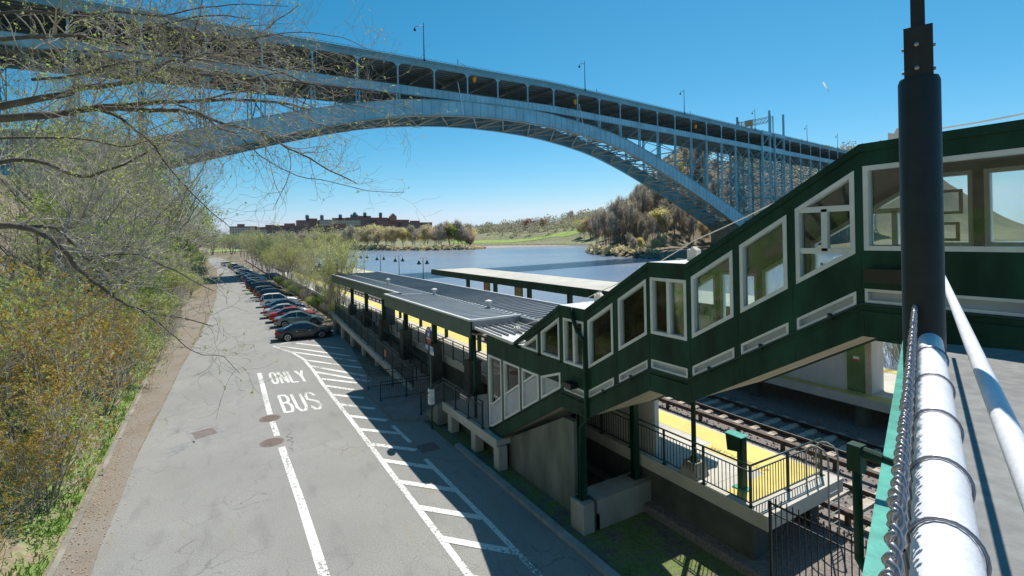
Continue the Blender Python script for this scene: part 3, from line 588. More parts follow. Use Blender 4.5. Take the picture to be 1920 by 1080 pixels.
# ------------------------------------------------------------------ glazed stair enclosure
ENC = [(0, 7.05), (4.1, 7.05), (7.7, 4.93), (8.85, 4.93), (11.35, 3.46), (12.6, 3.46), (17.3, .72), (17.62, .72)]
def EB(y):
    if y <= 0: return 7.05
    for (a, za), (c, zc) in zip(ENC, ENC[1:]):
        if a <= y <= c: return za+(zc-za)*(y-a)/(c-a)
    return .72
oSB, oST, oWB, oWT, oR = .54, .77, 1.40, 2.79, 3.13
XA, XB = 9.2, 12.0
encl = thing('stair_enclosure', 'long green enclosed stairway with white framed windows stepping down over the tracks', 'stairway', (10.6, 17.5, 0))
def ysr(a, c, extra=()): return sorted({a, c} | {y for y, _ in ENC if a < y < c} | {y for y in extra if a < y < c})
def side(X, sg):
    x0, x1 = (X, X+.16) if sg > 0 else (X-.16, X)
    xo = (x0-.03, x0) if sg > 0 else (x1, x1+.03)
    m = 'green' if sg > 0 else 'green'
    Y0 = .4; FL = 12.55   # below FL, the lower storey begins
    b = MB()
    b.strip(ysr(Y0, 15.55), lambda y: max(EB(y)+oWT, 4.8), lambda y: max(EB(y)+oR, 4.85), x0, x1)
    b.strip(ysr(Y0, 11.35), lambda y: EB(y)+oST, lambda y: EB(y)+oWB, x0, x1)
    b.strip(ysr(Y0, 17.5), EB, lambda y: max(EB(y)+oSB, 0), x0, x1)
    b.box(x0, x1, 11.35, 12.6, 4.23, 4.86); b.box(x0, x1, 12.6, 17.57, 4.16, 4.86)
    WB_ = b
    # proud beam at the foot and fascia lip at the eaves
    b = MB(); b.strip(ysr(Y0, 17.5), lambda y: EB(y)-.02, lambda y: EB(y)+oSB-.14, *xo); EBM = b
    b = MB(); b.strip(ysr(Y0, 15.5), lambda y: EB(y)+oR-.10, lambda y: EB(y)+oR+.03, *xo); EAV = b
    for yy in (4.12, 5.27, 6.42, 7.63, 8.87, 10.06, 11.33, 12.53, 13.78, 15.0, 16.3): EBM.box(xo[0]+.022 if sg > 0 else xo[1]-.03, xo[0]+.03 if sg > 0 else xo[1]-.022, yy-.02, yy+.02, EB(yy)+.04, EB(yy)+oSB-.2) if False else (WB_.box(x0-.005, x0, yy-.008, yy+.008, EB(yy)+oSB+.26, EB(yy)+oWB) if sg > 0 and yy < 11 else None)
    if sg > 0:
        for yy in (4.12, 5.27, 6.42, 7.63, 8.87, 10.06, 11.33, 12.53, 13.78, 15.0): EBM.box(x0-.036, x0-.03, yy-.05, yy+.05, EB(yy)+.06, EB(yy)+oSB-.2)
    xr = xo[0] if sg > 0 else xo[1]
    b = MB(); b.tube([(xr, y, EB(y)+oSB-.02) for y in ysr(Y0, 17.2)], .022, 6)
    for y in (4.6, 5.9, 7.1, 9.5, 10.6): b.box(xr-.03, xr+.03, y-.03, y+.03, EB(y)+oSB-.06, EB(y)+oSB+.05)
    CDT = b
    wins = [(.6, 1.75), (1.92, 3.3), (3.45, 4.06), (4.19, 5.19), (5.35, 6.34), (6.5, 7.56), (7.70, 8.80), (8.93, 9.96), (10.17, 11.24), (11.43, 12.43)]
    edges = [Y0]+[v for w_ in wins for v in w_]+[12.55]
    mu = mu2 = WB_
    for i in range(0, len(edges), 2):
        a, c = edges[i], edges[i+1]
        mu.strip(ysr(a, c), lambda y: EB(y)+oWB, lambda y: EB(y)+oWT, x0+.0, x1); mu2.strip(ysr(a, c), lambda y: EB(y)+oSB, lambda y: EB(y)+oST, x0, x1)
    for a, c in ((12.55, 12.64), (13.67, 13.88), (14.94, 15.3)): WB_.strip([a, c], lambda y: 4.8, lambda y: max(4.87, EB(y)+oWT+.02), x0, x1)
    sh = WB_.build('wall', m, encl); EBM.build('edge_beam', m, sh); EAV.build('eaves', m, sh); CDT.build('conduit', 'green_rail', sh, True)
    def window(poly, panel=None, bars=(), name='window', w=.075):
        fr = MB(); fr.ring(poly, w, 'x', x0-.012 if sg > 0 else x0+.02, x1-.02 if sg > 0 else x1+.012)
        for (p, q) in bars: fr.bar((X+sg*.06, *p), (X+sg*.06, *q), .10, .10)
        f = fr.build(name, 'white', encl); inn = inset(poly, w*.9)
        pb = MB(); pb.prism(inn, 'x', X+sg*.08, X+sg*.095); pb.build('pane', panel or 'win', f); return f
    for i, (a, c) in enumerate(wins):
        ym = [y for y, _ in ENC if a+.02 < y < c-.02]
        if i >= 2 or True:
            lo = [(y, EB(y)+oWB) for y in [a]+ym+[c]]; hi = [(y, EB(y)+oWT) for y in [a]+ym+[c]][::-1]
            if a > 12: lo = [(a, 4.86), (c, 4.86)]
            poly = lo+hi; bars = []; m_ = (a+c)/2
            if i == 3:
                zb = EB(c)+oWB; bars = [((a+.04, zb+.62), (c-.04, zb+.62)), ((a+.04, zb+1.36), (c-.04, zb+1.36)), ((m_, zb+.62), (m_, zb+1.36))]
            if i in (6, 9): bars = [((m_, EB(m_)+oWB+.05), (m_, EB(m_)+oWT-.05))]
            window(poly, bars=bars)
        lo = [(y, EB(y)+oSB+.0) for y in [a]+ym+[c]]; hi = [(y, EB(y)+oST) for y in [a]+ym+[c]][::-1]
        window(lo+hi, 'panel', name='sill_window', w=.045)
    # windows over the low roof
    window([(12.64, 4.88), (13.67, 4.88), (13.67, EB(13.67)+oWT), (12.64, EB(12.64)+oWT)])
    window([(13.88, 4.88), (14.94, 4.88), (13.88, EB(13.88)+oWT)])
    # lower storey
    f3 = MB(); lb = lambda y: EB(y)+oSB+.02
    cols = [(12.55, 12.62), (13.72, 13.86), (14.93, 15.08), (16.22, 16.40), (17.44, 17.57)]
    for a, c in cols: f3.strip([a, c], lb, lambda y: 4.17, x0, x1)
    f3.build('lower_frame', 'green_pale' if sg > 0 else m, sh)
    for (a, c) in ((12.62, 13.72), (13.86, 14.93), (15.08, 16.22), (16.40, 17.44)):
        lo = [(a, lb(a)), (17.17, lb(17.17)), (c, lb(c))] if c > 17 else [(a, lb(a)), (c, lb(c))]
        if a < 13:
            window(lo+[(c, 4.14), (a, max(4.14, lb(a)+.5))], 'panel'); continue
        f = window(lo+[(c, 4.14), (a, 4.14)])
        k = .95; pb = MB(); pl_ = inset([(y, z) for y, z in lo]+[(c, lo[-1][1]+k), (17.17, lo[-1][1]+k)][:1 if c < 17 else 2]+[(a, lo[0][1]+k)], .05)
        pb.prism(pl_, 'x', X+sg*.06, X+sg*.078); pb.build('infill_panel', 'panel', f)
        q = MB(); top = [(c, lo[-1][1]+k)]+([(17.17, lo[-1][1]+k)] if c > 17 else [])+[(a, lo[0][1]+k)]
        for u, v in zip(top, top[1:]): q.bar((X+sg*.05, *u), (X+sg*.05, *v), .08, .07)
        q.build('mid_rail', 'white', f)
side(XA, 1); side(XB, -1)
b = MB(); b.strip(ysr(.4, 17.57), lambda y: EB(y)+.02, lambda y: EB(y)+.26, XA+.16, XB-.16); b.build('soffit', 'soffit', encl)
b = MB(); b.strip(ysr(.4, 14.9), lambda y: max(EB(y)+oR-.2, 4.6), lambda y: max(EB(y)+oR-.06, 4.74), XA+.16, XB-.16); b.build('ceiling', 'ceil', encl)
b = MB(); b.strip(ysr(.4, 15.2), lambda y: EB(y)+oR-.05, lambda y: EB(y)+oR+.035, XA+.0, XB); b.build('roof', 'roofw', encl)
b = MB()
for (y0, y1) in ((4.1, 7.7), (8.85, 11.35), (12.6, 16.6)):
    n = int((y1-y0)/.28)
    for k in range(n):
        y = y0+(y1-y0)*k/n; b.box(XA+.2, XB-.2, y, y+(y1-y0)/n, EB(y)+.1, EB(y)+.34)
b.build('stair_treads', 'conc', encl)
for xx in (XA+.32, XB-.32):
    b = MB(); b.tube([(xx, y, EB(y)+1.25) for y in ysr(.5, 17)], .022, 8); b.build('handrail', 'galv', encl, True)
b = MB(); b.strip(ysr(8.9, 17.5), lambda y: max(EB(y)+.2, 4.15), lambda y: 4.84, XA+.16, XB-.16) if False else b.box(XA+.16, XB-.16, 11.4, 17.55, 4.6, 4.82); b.build('low_roof', 'roofw', encl)
# downpipe on the outside corner
b = MB(); x = XA-.06
b.tube([(x, 11.95, 6.62), (x, 11.9, 6.35), (x-.03, 11.62, 5.95), (x-.03, 11.33, 5.75), (x-.03, 11.28, 4.4), (x-.03, 11.28, 3.4), (x+.02, 11.62, 3.1), (x+.05, 11.70, .95)], .055, 10); b.build('downpipe', 'green', encl, True)
b = MB(); b.box(XA-.28, XA-.03, 11.75, 12.15, 4.22, 4.38); b.tube([(XA-.2, 11.6, 4.1), (XA-.12, 11.5, 3.7), (XA-.02, 11.5, 3.5)], .012, 5); b.build('floodlight', 'blackp', encl)
b = MB(); b.box(XA-.16, XA-.03, 3.35, 4.0, 7.93, 8.16); b.build('wall_lamp', 'blackp', encl)
# poster frames inside the upper landing and flights
for (y0, y1, z0, z1) in ((3.55, 3.95, 9.05, 9.5), (3.6, 3.92, 8.55, 8.9)):
    b = MB(); b.ring([(y0, z0), (y1, z0), (y1, z1), (y0, z1)], .05, 'x', XB-.32, XB-.28); b.build('notice_frame', 'wood', encl)
# roof blocks and cable
cab = [(XA+1.1, 17.0, 5.1), (XA+1.1, 12.0, 6.95), (XA+1.15, 8.4, 8.55), (XA+1.2, 4.0, 10.42), (XA+1.2, 1.0, 10.6)]
for i, (x, y, z) in enumerate(cab[:4]):
    b = MB(); zz = max(EB(y)+oR, 4.82)+.03; b.prism([(-.14, 0), (.14, 0), (.14, .30), (.05, .27), (.0, .36), (-.14, .27)], 'x', x-.09, x+.09); b.v = [(p[0], p[1]+y, p[2]+zz) for p in b.v]
    tag(b.build('cable_block', 'conc_l'), ['pale cable block on the low roof beside the lowest flight', 'pale cable block on the lower landing roof', 'pale cable block on the middle landing roof against the river', 'pale cable block on the top landing roof by the dark pole'][i], 'cable block', 'cable blocks on the stairway roof')
b = MB(); pts = []
for (p, q) in zip(cab, cab[1:]):
    for k in range(6): f = k/6; v = Vector(p).lerp(Vector(q), f); v.z -= .35*f*(1-f)-.05; pts.append(v)
b.tube(pts, .014, 5); tag(b.build('roof_cable', 'conc_l'), 'thin pale cable strung over the stepped roof from block to block', 'cable')
# supports
def post(name, label, x, y, z0, z1, w=.2, grp='green steel posts under the stairway'):
    t = thing(name, label, 'post', (x, y, z0), grp)
    b = MB(); h = w/2; b.box(x-h, x+h, y-h, y-h+.02, z0, z1); b.box(x-h, x+h, y+h-.02, y+h, z0, z1); b.box(x-.015, x+.015, y-h+.02, y+h-.02, z0, z1); b.build('shaft', 'green', t)
    b = MB(); b.box(x-.17, x+.17, y-.17, y+.17, z0, z0+.03)
    for dx in (-.12, .12):
        for dy in (-.12, .12): b.lathe((x+dx, y+dy, z0+.03), [(.02, 0), (.02, .04)], 6)
    b.build('base_plate', 'green', t)
post('steel_post', 'green steel post beside the downpipe on the small block', 9.32, 11.78, .91, 3.6, .2)
post('steel_post', 'green steel post on the larger block under the stairway', 11.55, 11.85, .91, 3.6, .2)
t = thing('steel_post', 'slender green post on a tapered concrete foot on the platform', 'post', (12.05, 9.92, 1.65))
b = MB(); b.tube([(12.05, 9.92, 2.1), (12.05, 9.92, 4.4)], .07, 12); b.lathe((12.05, 9.92, 2.05), [(.16, 0), (.16, .05), (.10, .09), (.10, .16)], 12); b.build('shaft', 'green', t, 'auto')
b = MB(); s0, s1 = .30, .21; x, y = 12.05, 9.92
b.add([(x-s0,y-s0,1.65),(x+s0,y-s0,1.65),(x+s0,y+s0,1.65),(x-s0,y+s0,1.65),(x-s1,y-s1,2.06),(x+s1,y-s1,2.06),(x+s1,y+s1,2.06),(x-s1,y+s1,2.06)], [(0,3,2,1),(4,5,6,7),(0,1,5,4),(1,2,6,5),(2,3,7,6),(3,0,4,7)]); b.build('foot', 'conc', t)
b = MB(); b.box(9.06, 9.46, 11.42, 12.04, -.02, .91); tag(b.build('concrete_block', 'conc'), 'small stained concrete footing block beside the kerb', 'concrete block')
b = MB(); b.box(9.60, 11.86, 11.42, 12.2, -.02, .91); b.box(9.60, 9.66, 11.42, 11.5, .0, .5); tag(b.build('concrete_block', 'conc'), 'long stained concrete footing block carrying a green post', 'concrete block')
# white wall on the platform below the stairs
b = MB(); b.box(12.12, 12.3, 11.5, 17.5, 1.65, 3.55); tag(b.build('platform_wall', 'conc_w'), 'smooth pale wall on the platform beneath the stairs', 'wall')
# equipment stand on the platform
t = thing('equipment_stand', 'green metal stand with a hooded box at the corner of the platform railing', 'stand', (12.45, 8.7, 1.65))
b = MB(); b.box(12.36, 12.56, 8.55, 8.72, 1.68, 3.05); b.build('column', 'green', t)
b = MB(); b.box(12.30, 12.62, 8.45, 8.85, 1.65, 1.69); b.build('base_plate', 'teal', t)
b = MB(); b.prism([(8.60, 2.72), (8.60, 3.12), (9.02, 3.12), (8.97, 2.66)], 'x', 12.28, 12.5); b.build('hood', 'green', t)
b = MB(); b.prism([(8.5, 3.12), (8.5, 3.14), (9.04, 3.14), (9.04, 3.12)], 'x', 12.26, 12.6); b.build('cap', 'teal', t)
# ladder hoops
t = thing('access_ladder', 'steel ladder with tall hooped grab rails at the platform end', 'ladder', (14.5, 7.3, .3))
for x in (14.05, 14.55):
    b = MB(); b.tube([(x, 7.75, 1.65), (x, 7.75, 2.6), (x, 7.70, 2.74), (x, 7.58, 2.84), (x, 7.45, 2.86), (x, 7.30, 2.82), (x, 7.2, 2.72), (x, 7.17, 2.6), (x, 7.17, .3)], .024, 8); b.build('hoop', 'galv' if False else 'kerb', t, True)
b = MB()
for k in range(5): b.tube([(14.05, 7.17, .55+k*.28), (14.55, 7.17, .55+k*.28)], .013, 6)
b.build('rungs', 'kerb', t)
# picket fence and hooped pipe in front of the platform
railing('picket_fence', 'black spiked picket fence between the platform end and the overpass', [(11.36, 7.15, .3), (11.36, 2.2, .3)], 1.95, 2.45, .135, 'blackp', spikes=.16, cat='fence', pr=.01)
railing('picket_fence', 'black spiked picket fence turning toward the tracks', [(11.36, 7.15, .3), (12.6, 7.2, .3)], 1.75, 1.2, .135, 'blackp', spikes=.14, cat='fence', pr=.01) if False else None
# ------------------------------------------------------------------ station canopy
can = thing('station_canopy', 'long grey metal canopy roof with green fascia over the near platform', 'canopy', (12, 18, 1.65))
VX = 12.0
def rz_(x): return 5.28-(x-9.1)*.05 if x < VX else 5.135+(x-VX)*.045
def roofpart(poly, name='roof'):
    b = MB(); n = len(poly); b.add([(x, y, rz_(x)) for x, y in poly]+[(x, y, rz_(x)-.06) for x, y in poly], [tuple(range(n)), tuple(range(n, 2*n))[::-1]]+[(i, n+i, n+(i+1) % n, (i+1) % n) for i in range(n)]); return b.build(name, 'roofm', can)
roofpart([(9.1, 18.7), (11.5, 18.7), (11.5, 11.0), (VX, 11.0), (VX, 31.0), (9.1, 31.0)]); roofpart([(10.15, 31.0), (VX, 31.0), (VX, 53), (10.15, 53)]); roofpart([(VX, 11.0), (14.75, 11.0), (14.75, 53), (VX, 53)])
b = MB()
y = 11.2
while y < 52.8:
    b.add([(VX+.05, y, rz_(VX+.05)), (14.7, y, rz_(14.7)), (14.7, y+.035, rz_(14.7)), (VX+.05, y+.035, rz_(VX+.05)), (VX+.05, y, rz_(VX+.05)+.05), (14.7, y, rz_(14.7)+.05), (14.7, y+.035, rz_(14.7)+.05), (VX+.05, y+.035, rz_(VX+.05)+.05)], [(0,3,2,1),(4,5,6,7),(0,1,5,4),(1,2,6,5),(2,3,7,6),(3,0,4,7)])
    x0 = 9.15 if 18.8 < y < 30.9 else (10.2 if y > 31 else 11.55)
    b.add([(x0, y, rz_(x0)), (VX-.15, y, rz_(VX-.15)), (VX-.15, y+.03, rz_(VX-.15)), (x0, y+.03, rz_(x0)), (x0, y, rz_(x0)+.022), (VX-.15, y, rz_(VX-.15)+.022), (VX-.15, y+.03, rz_(VX-.15)+.022), (x0, y+.03, rz_(x0)+.022)], [(0,3,2,1),(4,5,6,7),(0,1,5,4),(1,2,6,5),(2,3,7,6),(3,0,4,7)])
    y += .42
b.build('standing_seams', 'roofm', can)
b = MB(); 
y = 19
while y < 52: b.box(VX-.05, VX+.05, y, y+.2, rz_(VX), rz_(VX)+.04); y += .42
b.build('valley_clips', 'roofw', can)
def fascia(p, q, zt, h=.72, w=.06):
    b = MB(); (x0, y0), (x1, y1) = p, q; d = Vector((x1-x0, y1-y0, 0)); n = Vector((-d.y, d.x, 0)).normalized()*w
    b.add([(x0, y0, zt-h), (x1, y1, zt-h), (x1+n.x, y1+n.y, zt-h), (x0+n.x, y0+n.y, zt-h), (x0, y0, zt), (x1, y1, zt), (x1+n.x, y1+n.y, zt), (x0+n.x, y0+n.y, zt)], [(0,3,2,1),(4,5,6,7),(0,1,5,4),(1,2,6,5),(2,3,7,6),(3,0,4,7)])
    return b
for p, q, m_, h in (((9.1, 18.7), (9.1, 31), 'green_pale', .74), ((10.15, 31), (10.15, 53), 'green_pale', .74), ((9.1, 31), (10.15, 31), 'green_pale', .7), ((11.5, 18.64), (9.1, 18.64), 'roofm', .34), ((11.44, 11.0), (11.44, 18.64), 'roofm', .34), ((14.81, 53), (14.81, 11), 'green_pale', .6), ((10.15, 53.06), (14.81, 53.06), 'green_pale', .6)):
    fascia(p, q, rz_(p[0])+.03 if p[0] < 11 else 5.27, h).build('fascia', m_, can)
b = MB()
for p, q in (((9.1, 18.7), (9.1, 31)), ((10.15, 31), (10.15, 53))): b.box(p[0]-.1, p[0]+.04, p[1]-.04, q[1], 5.28, 5.35) if p[0] < 10 else b.box(p[0]-.1, p[0]+.04, p[1], q[1], 5.23, 5.30)
b.box(9.04, 11.5, 18.58, 18.72, 5.285, 5.36); b.box(14.75, 14.87, 11, 53, 5.26, 5.34); b.box(9.1, 10.1, 30.95, 31.05, 5.285, 5.35); b.build('gutter', 'roofw', can)
b = MB(); b.box(9.35, 14.6, 18.9, 30.9, 4.62, 4.7); b.box(10.4, 14.6, 30.9, 52.8, 4.62, 4.7); b.build('ceiling', 'soffit', can)
for (y) in (22.8, 27.9, 33.1, 38.3, 43.5, 48.7):
    b = MB(); b.box(10.98, 11.24, y-.13, y+.13, 2.5, 4.62); c = b.build('column', 'green', can)
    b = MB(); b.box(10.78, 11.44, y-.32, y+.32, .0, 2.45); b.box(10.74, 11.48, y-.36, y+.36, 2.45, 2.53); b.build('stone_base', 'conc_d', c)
    b = MB(); b.box(14.0, 14.2, y-.1, y+.1, 1.65, 4.62); b.build('column', 'green', can)
b = MB(); b.tube([(9.35, 18.95, 1.1), (9.35, 18.95, 4.62)], .07, 10); b.build('corner_post', 'green', can, True)
for (x, y) in ((12.0, 22.6), (12.0, 30), (12.0, 40)):
    b = MB(); b.lathe((x, y, 5.14), [(.11, 0), (.11, .26), (.19, .27), (.19, .36), (.05, .42)], 12); b.build('roof_vent', 'roofw', can, 'auto')
sn = thing('station_sign', 'long white station name board hanging below the canopy fascia', 'sign', (11.2, 24.6, 3.4))
b = MB(); b.box(11.5, 11.54, 23.2, 26.5, 3.42, 3.86); b.build('board', 'sign_w', sn)
text('lettering', 'Spuyten Duyvil', 'blackp', sn, (11.5, 26.2, 3.5), (0, -1, 0), (0, 0, 1), 2.75, .29)
b = MB(); b.box(11.51, 11.53, 23.6, 23.63, 3.86, 4.62); b.box(11.51, 11.53, 26.1, 26.13, 3.86, 4.62); b.build('hanger', 'blackp', sn)
# low standing seam roof over the entry
t = thing('entry_roof', 'small white standing seam roof tucked beside the stairs', 'roof', (10.5, 16.5, 4.8))
b = MB(); b.add([(9.2, 15.6, 4.9), (11.6, 15.6, 4.9), (11.6, 18.5, 5.0), (9.2, 18.5, 5.0), (9.2, 15.6, 4.84), (11.6, 15.6, 4.84), (11.6, 18.5, 4.94), (9.2, 18.5, 4.94)], [(0,1,2,3),(7,6,5,4),(0,4,5,1),(1,5,6,2),(2,6,7,3),(3,7,4,0)]); b.build('sheet', 'roofw', t)
b = MB()
for k in range(8): x = 9.35+k*.31; b.bar((x, 16.6, 4.98), (x, 18.45, 5.04), .04, .08)
b.build('seams', 'roofm', t)
b = MB(); b.bar((9.17, 15.4, 4.93), (9.17, 18.5, 5.03), .07, .09); b.build('edge_trim', 'roofw', t)
# ticket machine and bins on platform in shade
t = thing('ticket_machine', 'dark blue ticket machine standing in the canopy shade', 'machine', (12.1, 41, 1.65))
b = MB(); b.prism([(40.5, 1.65), (40.5, 3.2), (40.8, 3.35), (41.5, 3.35), (41.6, 3.2), (41.6, 1.65)], 'x', 11.95, 12.7); b.build('cabinet', mat('navy_cabinet', (.03, .07, .14), .4), t)
b = MB(); b.box(11.93, 11.95, 40.7, 41.4, 2.5, 3.1); b.build('screen_panel', 'blackp', t)
# far canopy on the island platform
fc = thing('island_canopy', 'long low canopy with white roof over the island platform by the river', 'canopy', (24.5, 40, 1.65))
b = MB(); b.add([(22.5, 57, 4.93), (22.5, 8, 4.93), (26.6, 8, 5.08), (26.6, 54, 5.08), (22.5, 57, 4.85), (22.5, 8, 4.85), (26.6, 8, 5.0), (26.6, 54, 5.0)], [(0,1,2,3),(7,6,5,4),(0,4,5,1),(1,5,6,2),(2,6,7,3),(3,7,4,0)]); b.build('roof', 'conc_l', fc)
b = MB(); b.box(22.44, 22.5, 8, 57, 4.36, 4.99); b.bar((22.5, 57, 4.66), (26.6, 54, 4.74), .06, .6); b.build('fascia', 'green', fc)
b = MB(); b.box(22.5, 26.5, 8, 53.8, 4.36, 4.44); b.build('ceiling', 'soffit', fc)
for y in (16, 21.6, 27.2, 33, 39.2, 45.8, 52.4): b = MB(); b.box(25.0, 25.35, y-.17, y+.17, 1.65, 4.4); b.build('column', 'green', fc)
for y, w_ in ((41.8, 1.3), (48.5, 1.2)):
    t = thing('notice_board', 'wooden framed notice board under the island canopy, '+('nearer' if y < 45 else 'farther')+' one', 'notice board', (25.6, y, 1.65), 'boards under the island canopy')
    b = MB(); b.box(25.55, 25.62, y-w_/2, y+w_/2, 2.6, 3.75); b.build('board', 'wood', t); b = MB(); b.ring([(y-w_/2-.06, 2.54), (y+w_/2+.06, 2.54), (y+w_/2+.06, 3.81), (y-w_/2-.06, 3.81)], .07, 'x', 25.53, 25.64); b.build('frame', 'green', t)
    b = MB(); b.box(25.56, 25.62, y-.05, y+.05, 1.65, 2.54); b.build('leg', 'green', t)
# island stair base: concrete room with a green door
t = thing('stair_base_room', 'concrete room with a green metal door on the island platform', 'building', (24.6, 10.5, 1.65))
b = MB(); b.box(24.0, 25.3, 10.5, 24, 1.65, 4.85); b.build('wall', 'conc_w', t)
b = MB(); b.box(24.25, 25.0, 10.45, 10.5, 1.7, 4.0) if False else b.box(23.95, 24.0, 10.62, 11.35, 1.7, 4.1); d = b.build('door', 'brass', t)
b = MB(); b.box(23.935, 23.95, 10.85, 11.08, 3.05, 3.25); b.build('warning_plate', 'sign_w', d); b = MB(); b.box(23.93, 23.936, 10.85, 11.08, 3.05, 3.14); b.build('warning_plate', 'sign_r', d)
b = MB(); b.box(23.93, 24.0, 10.38, 10.62, 1.65, 4.6); b.build('pier', 'soffit', t)
# far glazed shelter seen at the end of the island canopy
t = thing('waiting_shelter', 'small glazed waiting shelter below the island canopy', 'shelter', (24.8, 21, 1.65))
for k in range(4):
    y = 17.4+k*1.0; b = MB(); b.ring([(y, 2.5), (y+.9, 2.5), (y+.9, 4.3), (y, 4.3)], .07, 'x', 24.0, 24.08); f = b.build('window', 'white', t); b = MB(); b.box(24.03, 24.05, y+.06, y+.84, 2.56, 4.24); b.build('pane', 'win', f)
b = MB(); b.box(24.0, 24.1, 17.3, 21.4, 1.65, 2.5); b.build('base_wall', 'green', t)
# ------------------------------------------------------------------ platform lamps
def make_lamp(x, y, z0, H, label):
    t = thing('platform_lamp', label, 'lamp post', (x, y, z0), 'twin bell lamps along the platforms')
    b = MB(); b.tube([(x, y, z0), (x, y, z0+.9), (x, y, z0+H-.1)], [.07, .06, .045], 10); b.lathe((x, y, z0), [(.12, 0), (.12, .3), (.08, .36), (.05, .4)], 10); b.build('pole', 'green_rail', t, True)
    for s in (-1, 1):
        b = MB(); pts = [(x, y, z0+H-.55)]+[(x+s*(.30-.30*math.cos(a)), y, z0+H-.30+.30*math.sin(a)) for a in (0, .5, 1., 1.57, 2.1, 2.6, 3.14)]
        b.tube(pts+[(x+s*.60, y, z0+H-.42)], .022, 6); a = b.build('arm', 'green_rail', t, True)
        b = MB(); b.lathe((x+s*.60, y, z0+H-.95), [(.34, 0), (.31, .08), (.18, .22), (.12, .40), (.07, .52)], 14); b.build('bell_shade', 'lampg', a, True)
        b = MB(); b.lathe((x+s*.60, y, z0+H-1.08), [(.05, 0), (.16, .05), (.22, .13)], 12); b.build('globe', 'lampw', a, True)
    return t
for i, (x, y, H) in enumerate([(25, 66.5, 4.45), (25, 77.2, 4.45), (25, 87.6, 4.4), (25, 99, 4.4), (25, 110.5, 4.3), (11.5, 57.3, 4.9), (11.5, 64.6, 4.75)]):
    make_lamp(x, y, 1.65, H, ['nearest twin bell lamp standing against the river past the canopy end', 'second twin bell lamp along the island platform', 'third twin bell lamp along the island platform', 'fourth twin bell lamp along the island platform', 'farthest twin bell lamp along the island platform', 'twin bell lamp rising just behind the end of the grey canopy', 'twin bell lamp half hidden by the saplings near the railing'][i])
# bus stop
t = thing('bus_stop_sign', 'bus stop pole with round blue sign and small blue plates in the shade', 'bus stop', (8.4, 21.6, 0))
b = MB(); b.tube([(8.4, 21.6, 0), (8.4, 21.6, 4.7)], .045, 8); b.build('pole', 'green_pale', t, True)
def disc(y, z, r, x0, x1, m, nm, par, a0=0, a1=6.2832, ri=0):
    b = MB(); n = 28; P_ = [(y+r*math.cos(a0+(a1-a0)*k/n), z+r*math.sin(a0+(a1-a0)*k/n)) for k in range(n+1)]
    if ri: P_ += [(y+ri*math.cos(a1-(a1-a0)*k/n), z+ri*math.sin(a1-(a1-a0)*k/n)) for k in range(n+1)]
    else: P_ = P_[:-1]
    b.prism(P_, 'x', x0, x1); return b.build(nm, m, par)
Rz = Matrix.Rotation(R(-32), 4, 'Z')
sg = disc(21.6, 4.38, .34, 8.32, 8.345, 'sign_b', 'round_sign', t)
disc(21.6, 4.36, .37, 8.31, 8.318, 'sign_r', 'red_band', t, R(205), R(335), .25)
b = MB(); b.prism([(21.44, 4.03), (21.76, 4.03), (21.6, 3.86)], 'x', 8.31, 8.34); b.build('red_tip', 'sign_r', t)
b = MB(); b.box(8.310, 8.318, 21.48, 21.72, 4.28, 4.58); b.box(8.31, 8.318, 21.52, 21.68, 4.60, 4.63); bs = b.build('bus_symbol', 'sign_w', sg)
b = MB(); b.box(8.303, 8.309, 21.51, 21.69, 4.42, 4.53); b.box(8.303, 8.309, 21.50, 21.54, 4.31, 4.35); b.box(8.303, 8.309, 21.66, 21.70, 4.31, 4.35); b.build('bus_symbol_glass', 'sign_b', bs)
b = MB(); 
for k in range(8): b.box(8.302, 8.310, 21.77-k*.045, 21.80-k*.045, 4.16, 4.21)
b.build('lettering', 'sign_w', sg)
for (y0, y1, z0, z1, m_) in ((21.7, 22.05, 3.62, 3.84, 'sign_c'), (21.08, 21.52, 3.68, 3.86, 'sign_c'), (21.06, 21.50, 3.48, 3.66, 'sign_w')):
    b = MB(); b.box(8.33, 8.345, y0, y1, z0, z1); pp = b.build('route_plate', m_, t); b = MB()
    for r_ in range(2):
        for k in range(6): b.box(8.324, 8.33, y1-.05-k*(y1-y0-.1)/6-.035, y1-.05-k*(y1-y0-.1)/6, z1-.06-r_*.075, z1-.025-r_*.075)
    b.build('lettering', 'sign_w' if m_ == 'sign_c' else 'kerb', pp)
b = MB(); b.box(8.27, 8.33, 21.5, 21.72, 1.15, 1.85); b.box(8.33, 8.5, 21.48, 21.5, 1.15, 1.85); q = b.build('timetable_case', 'sign_w', t)
b = MB(); b.box(8.262, 8.27, 21.52, 21.70, 1.62, 1.72); b.box(8.262, 8.27, 21.52, 21.70, 1.5, 1.53); b.build('timetable_print', 'kerb', q)
b = MB(); b.box(9.47, 9.50, 32.3, 32.75, 1.0, 1.45); tag(b.build('red_notice', mat('faded_red', (.55, .12, .10), .6)), 'small faded red notice fixed to the ramp railing', 'sign')
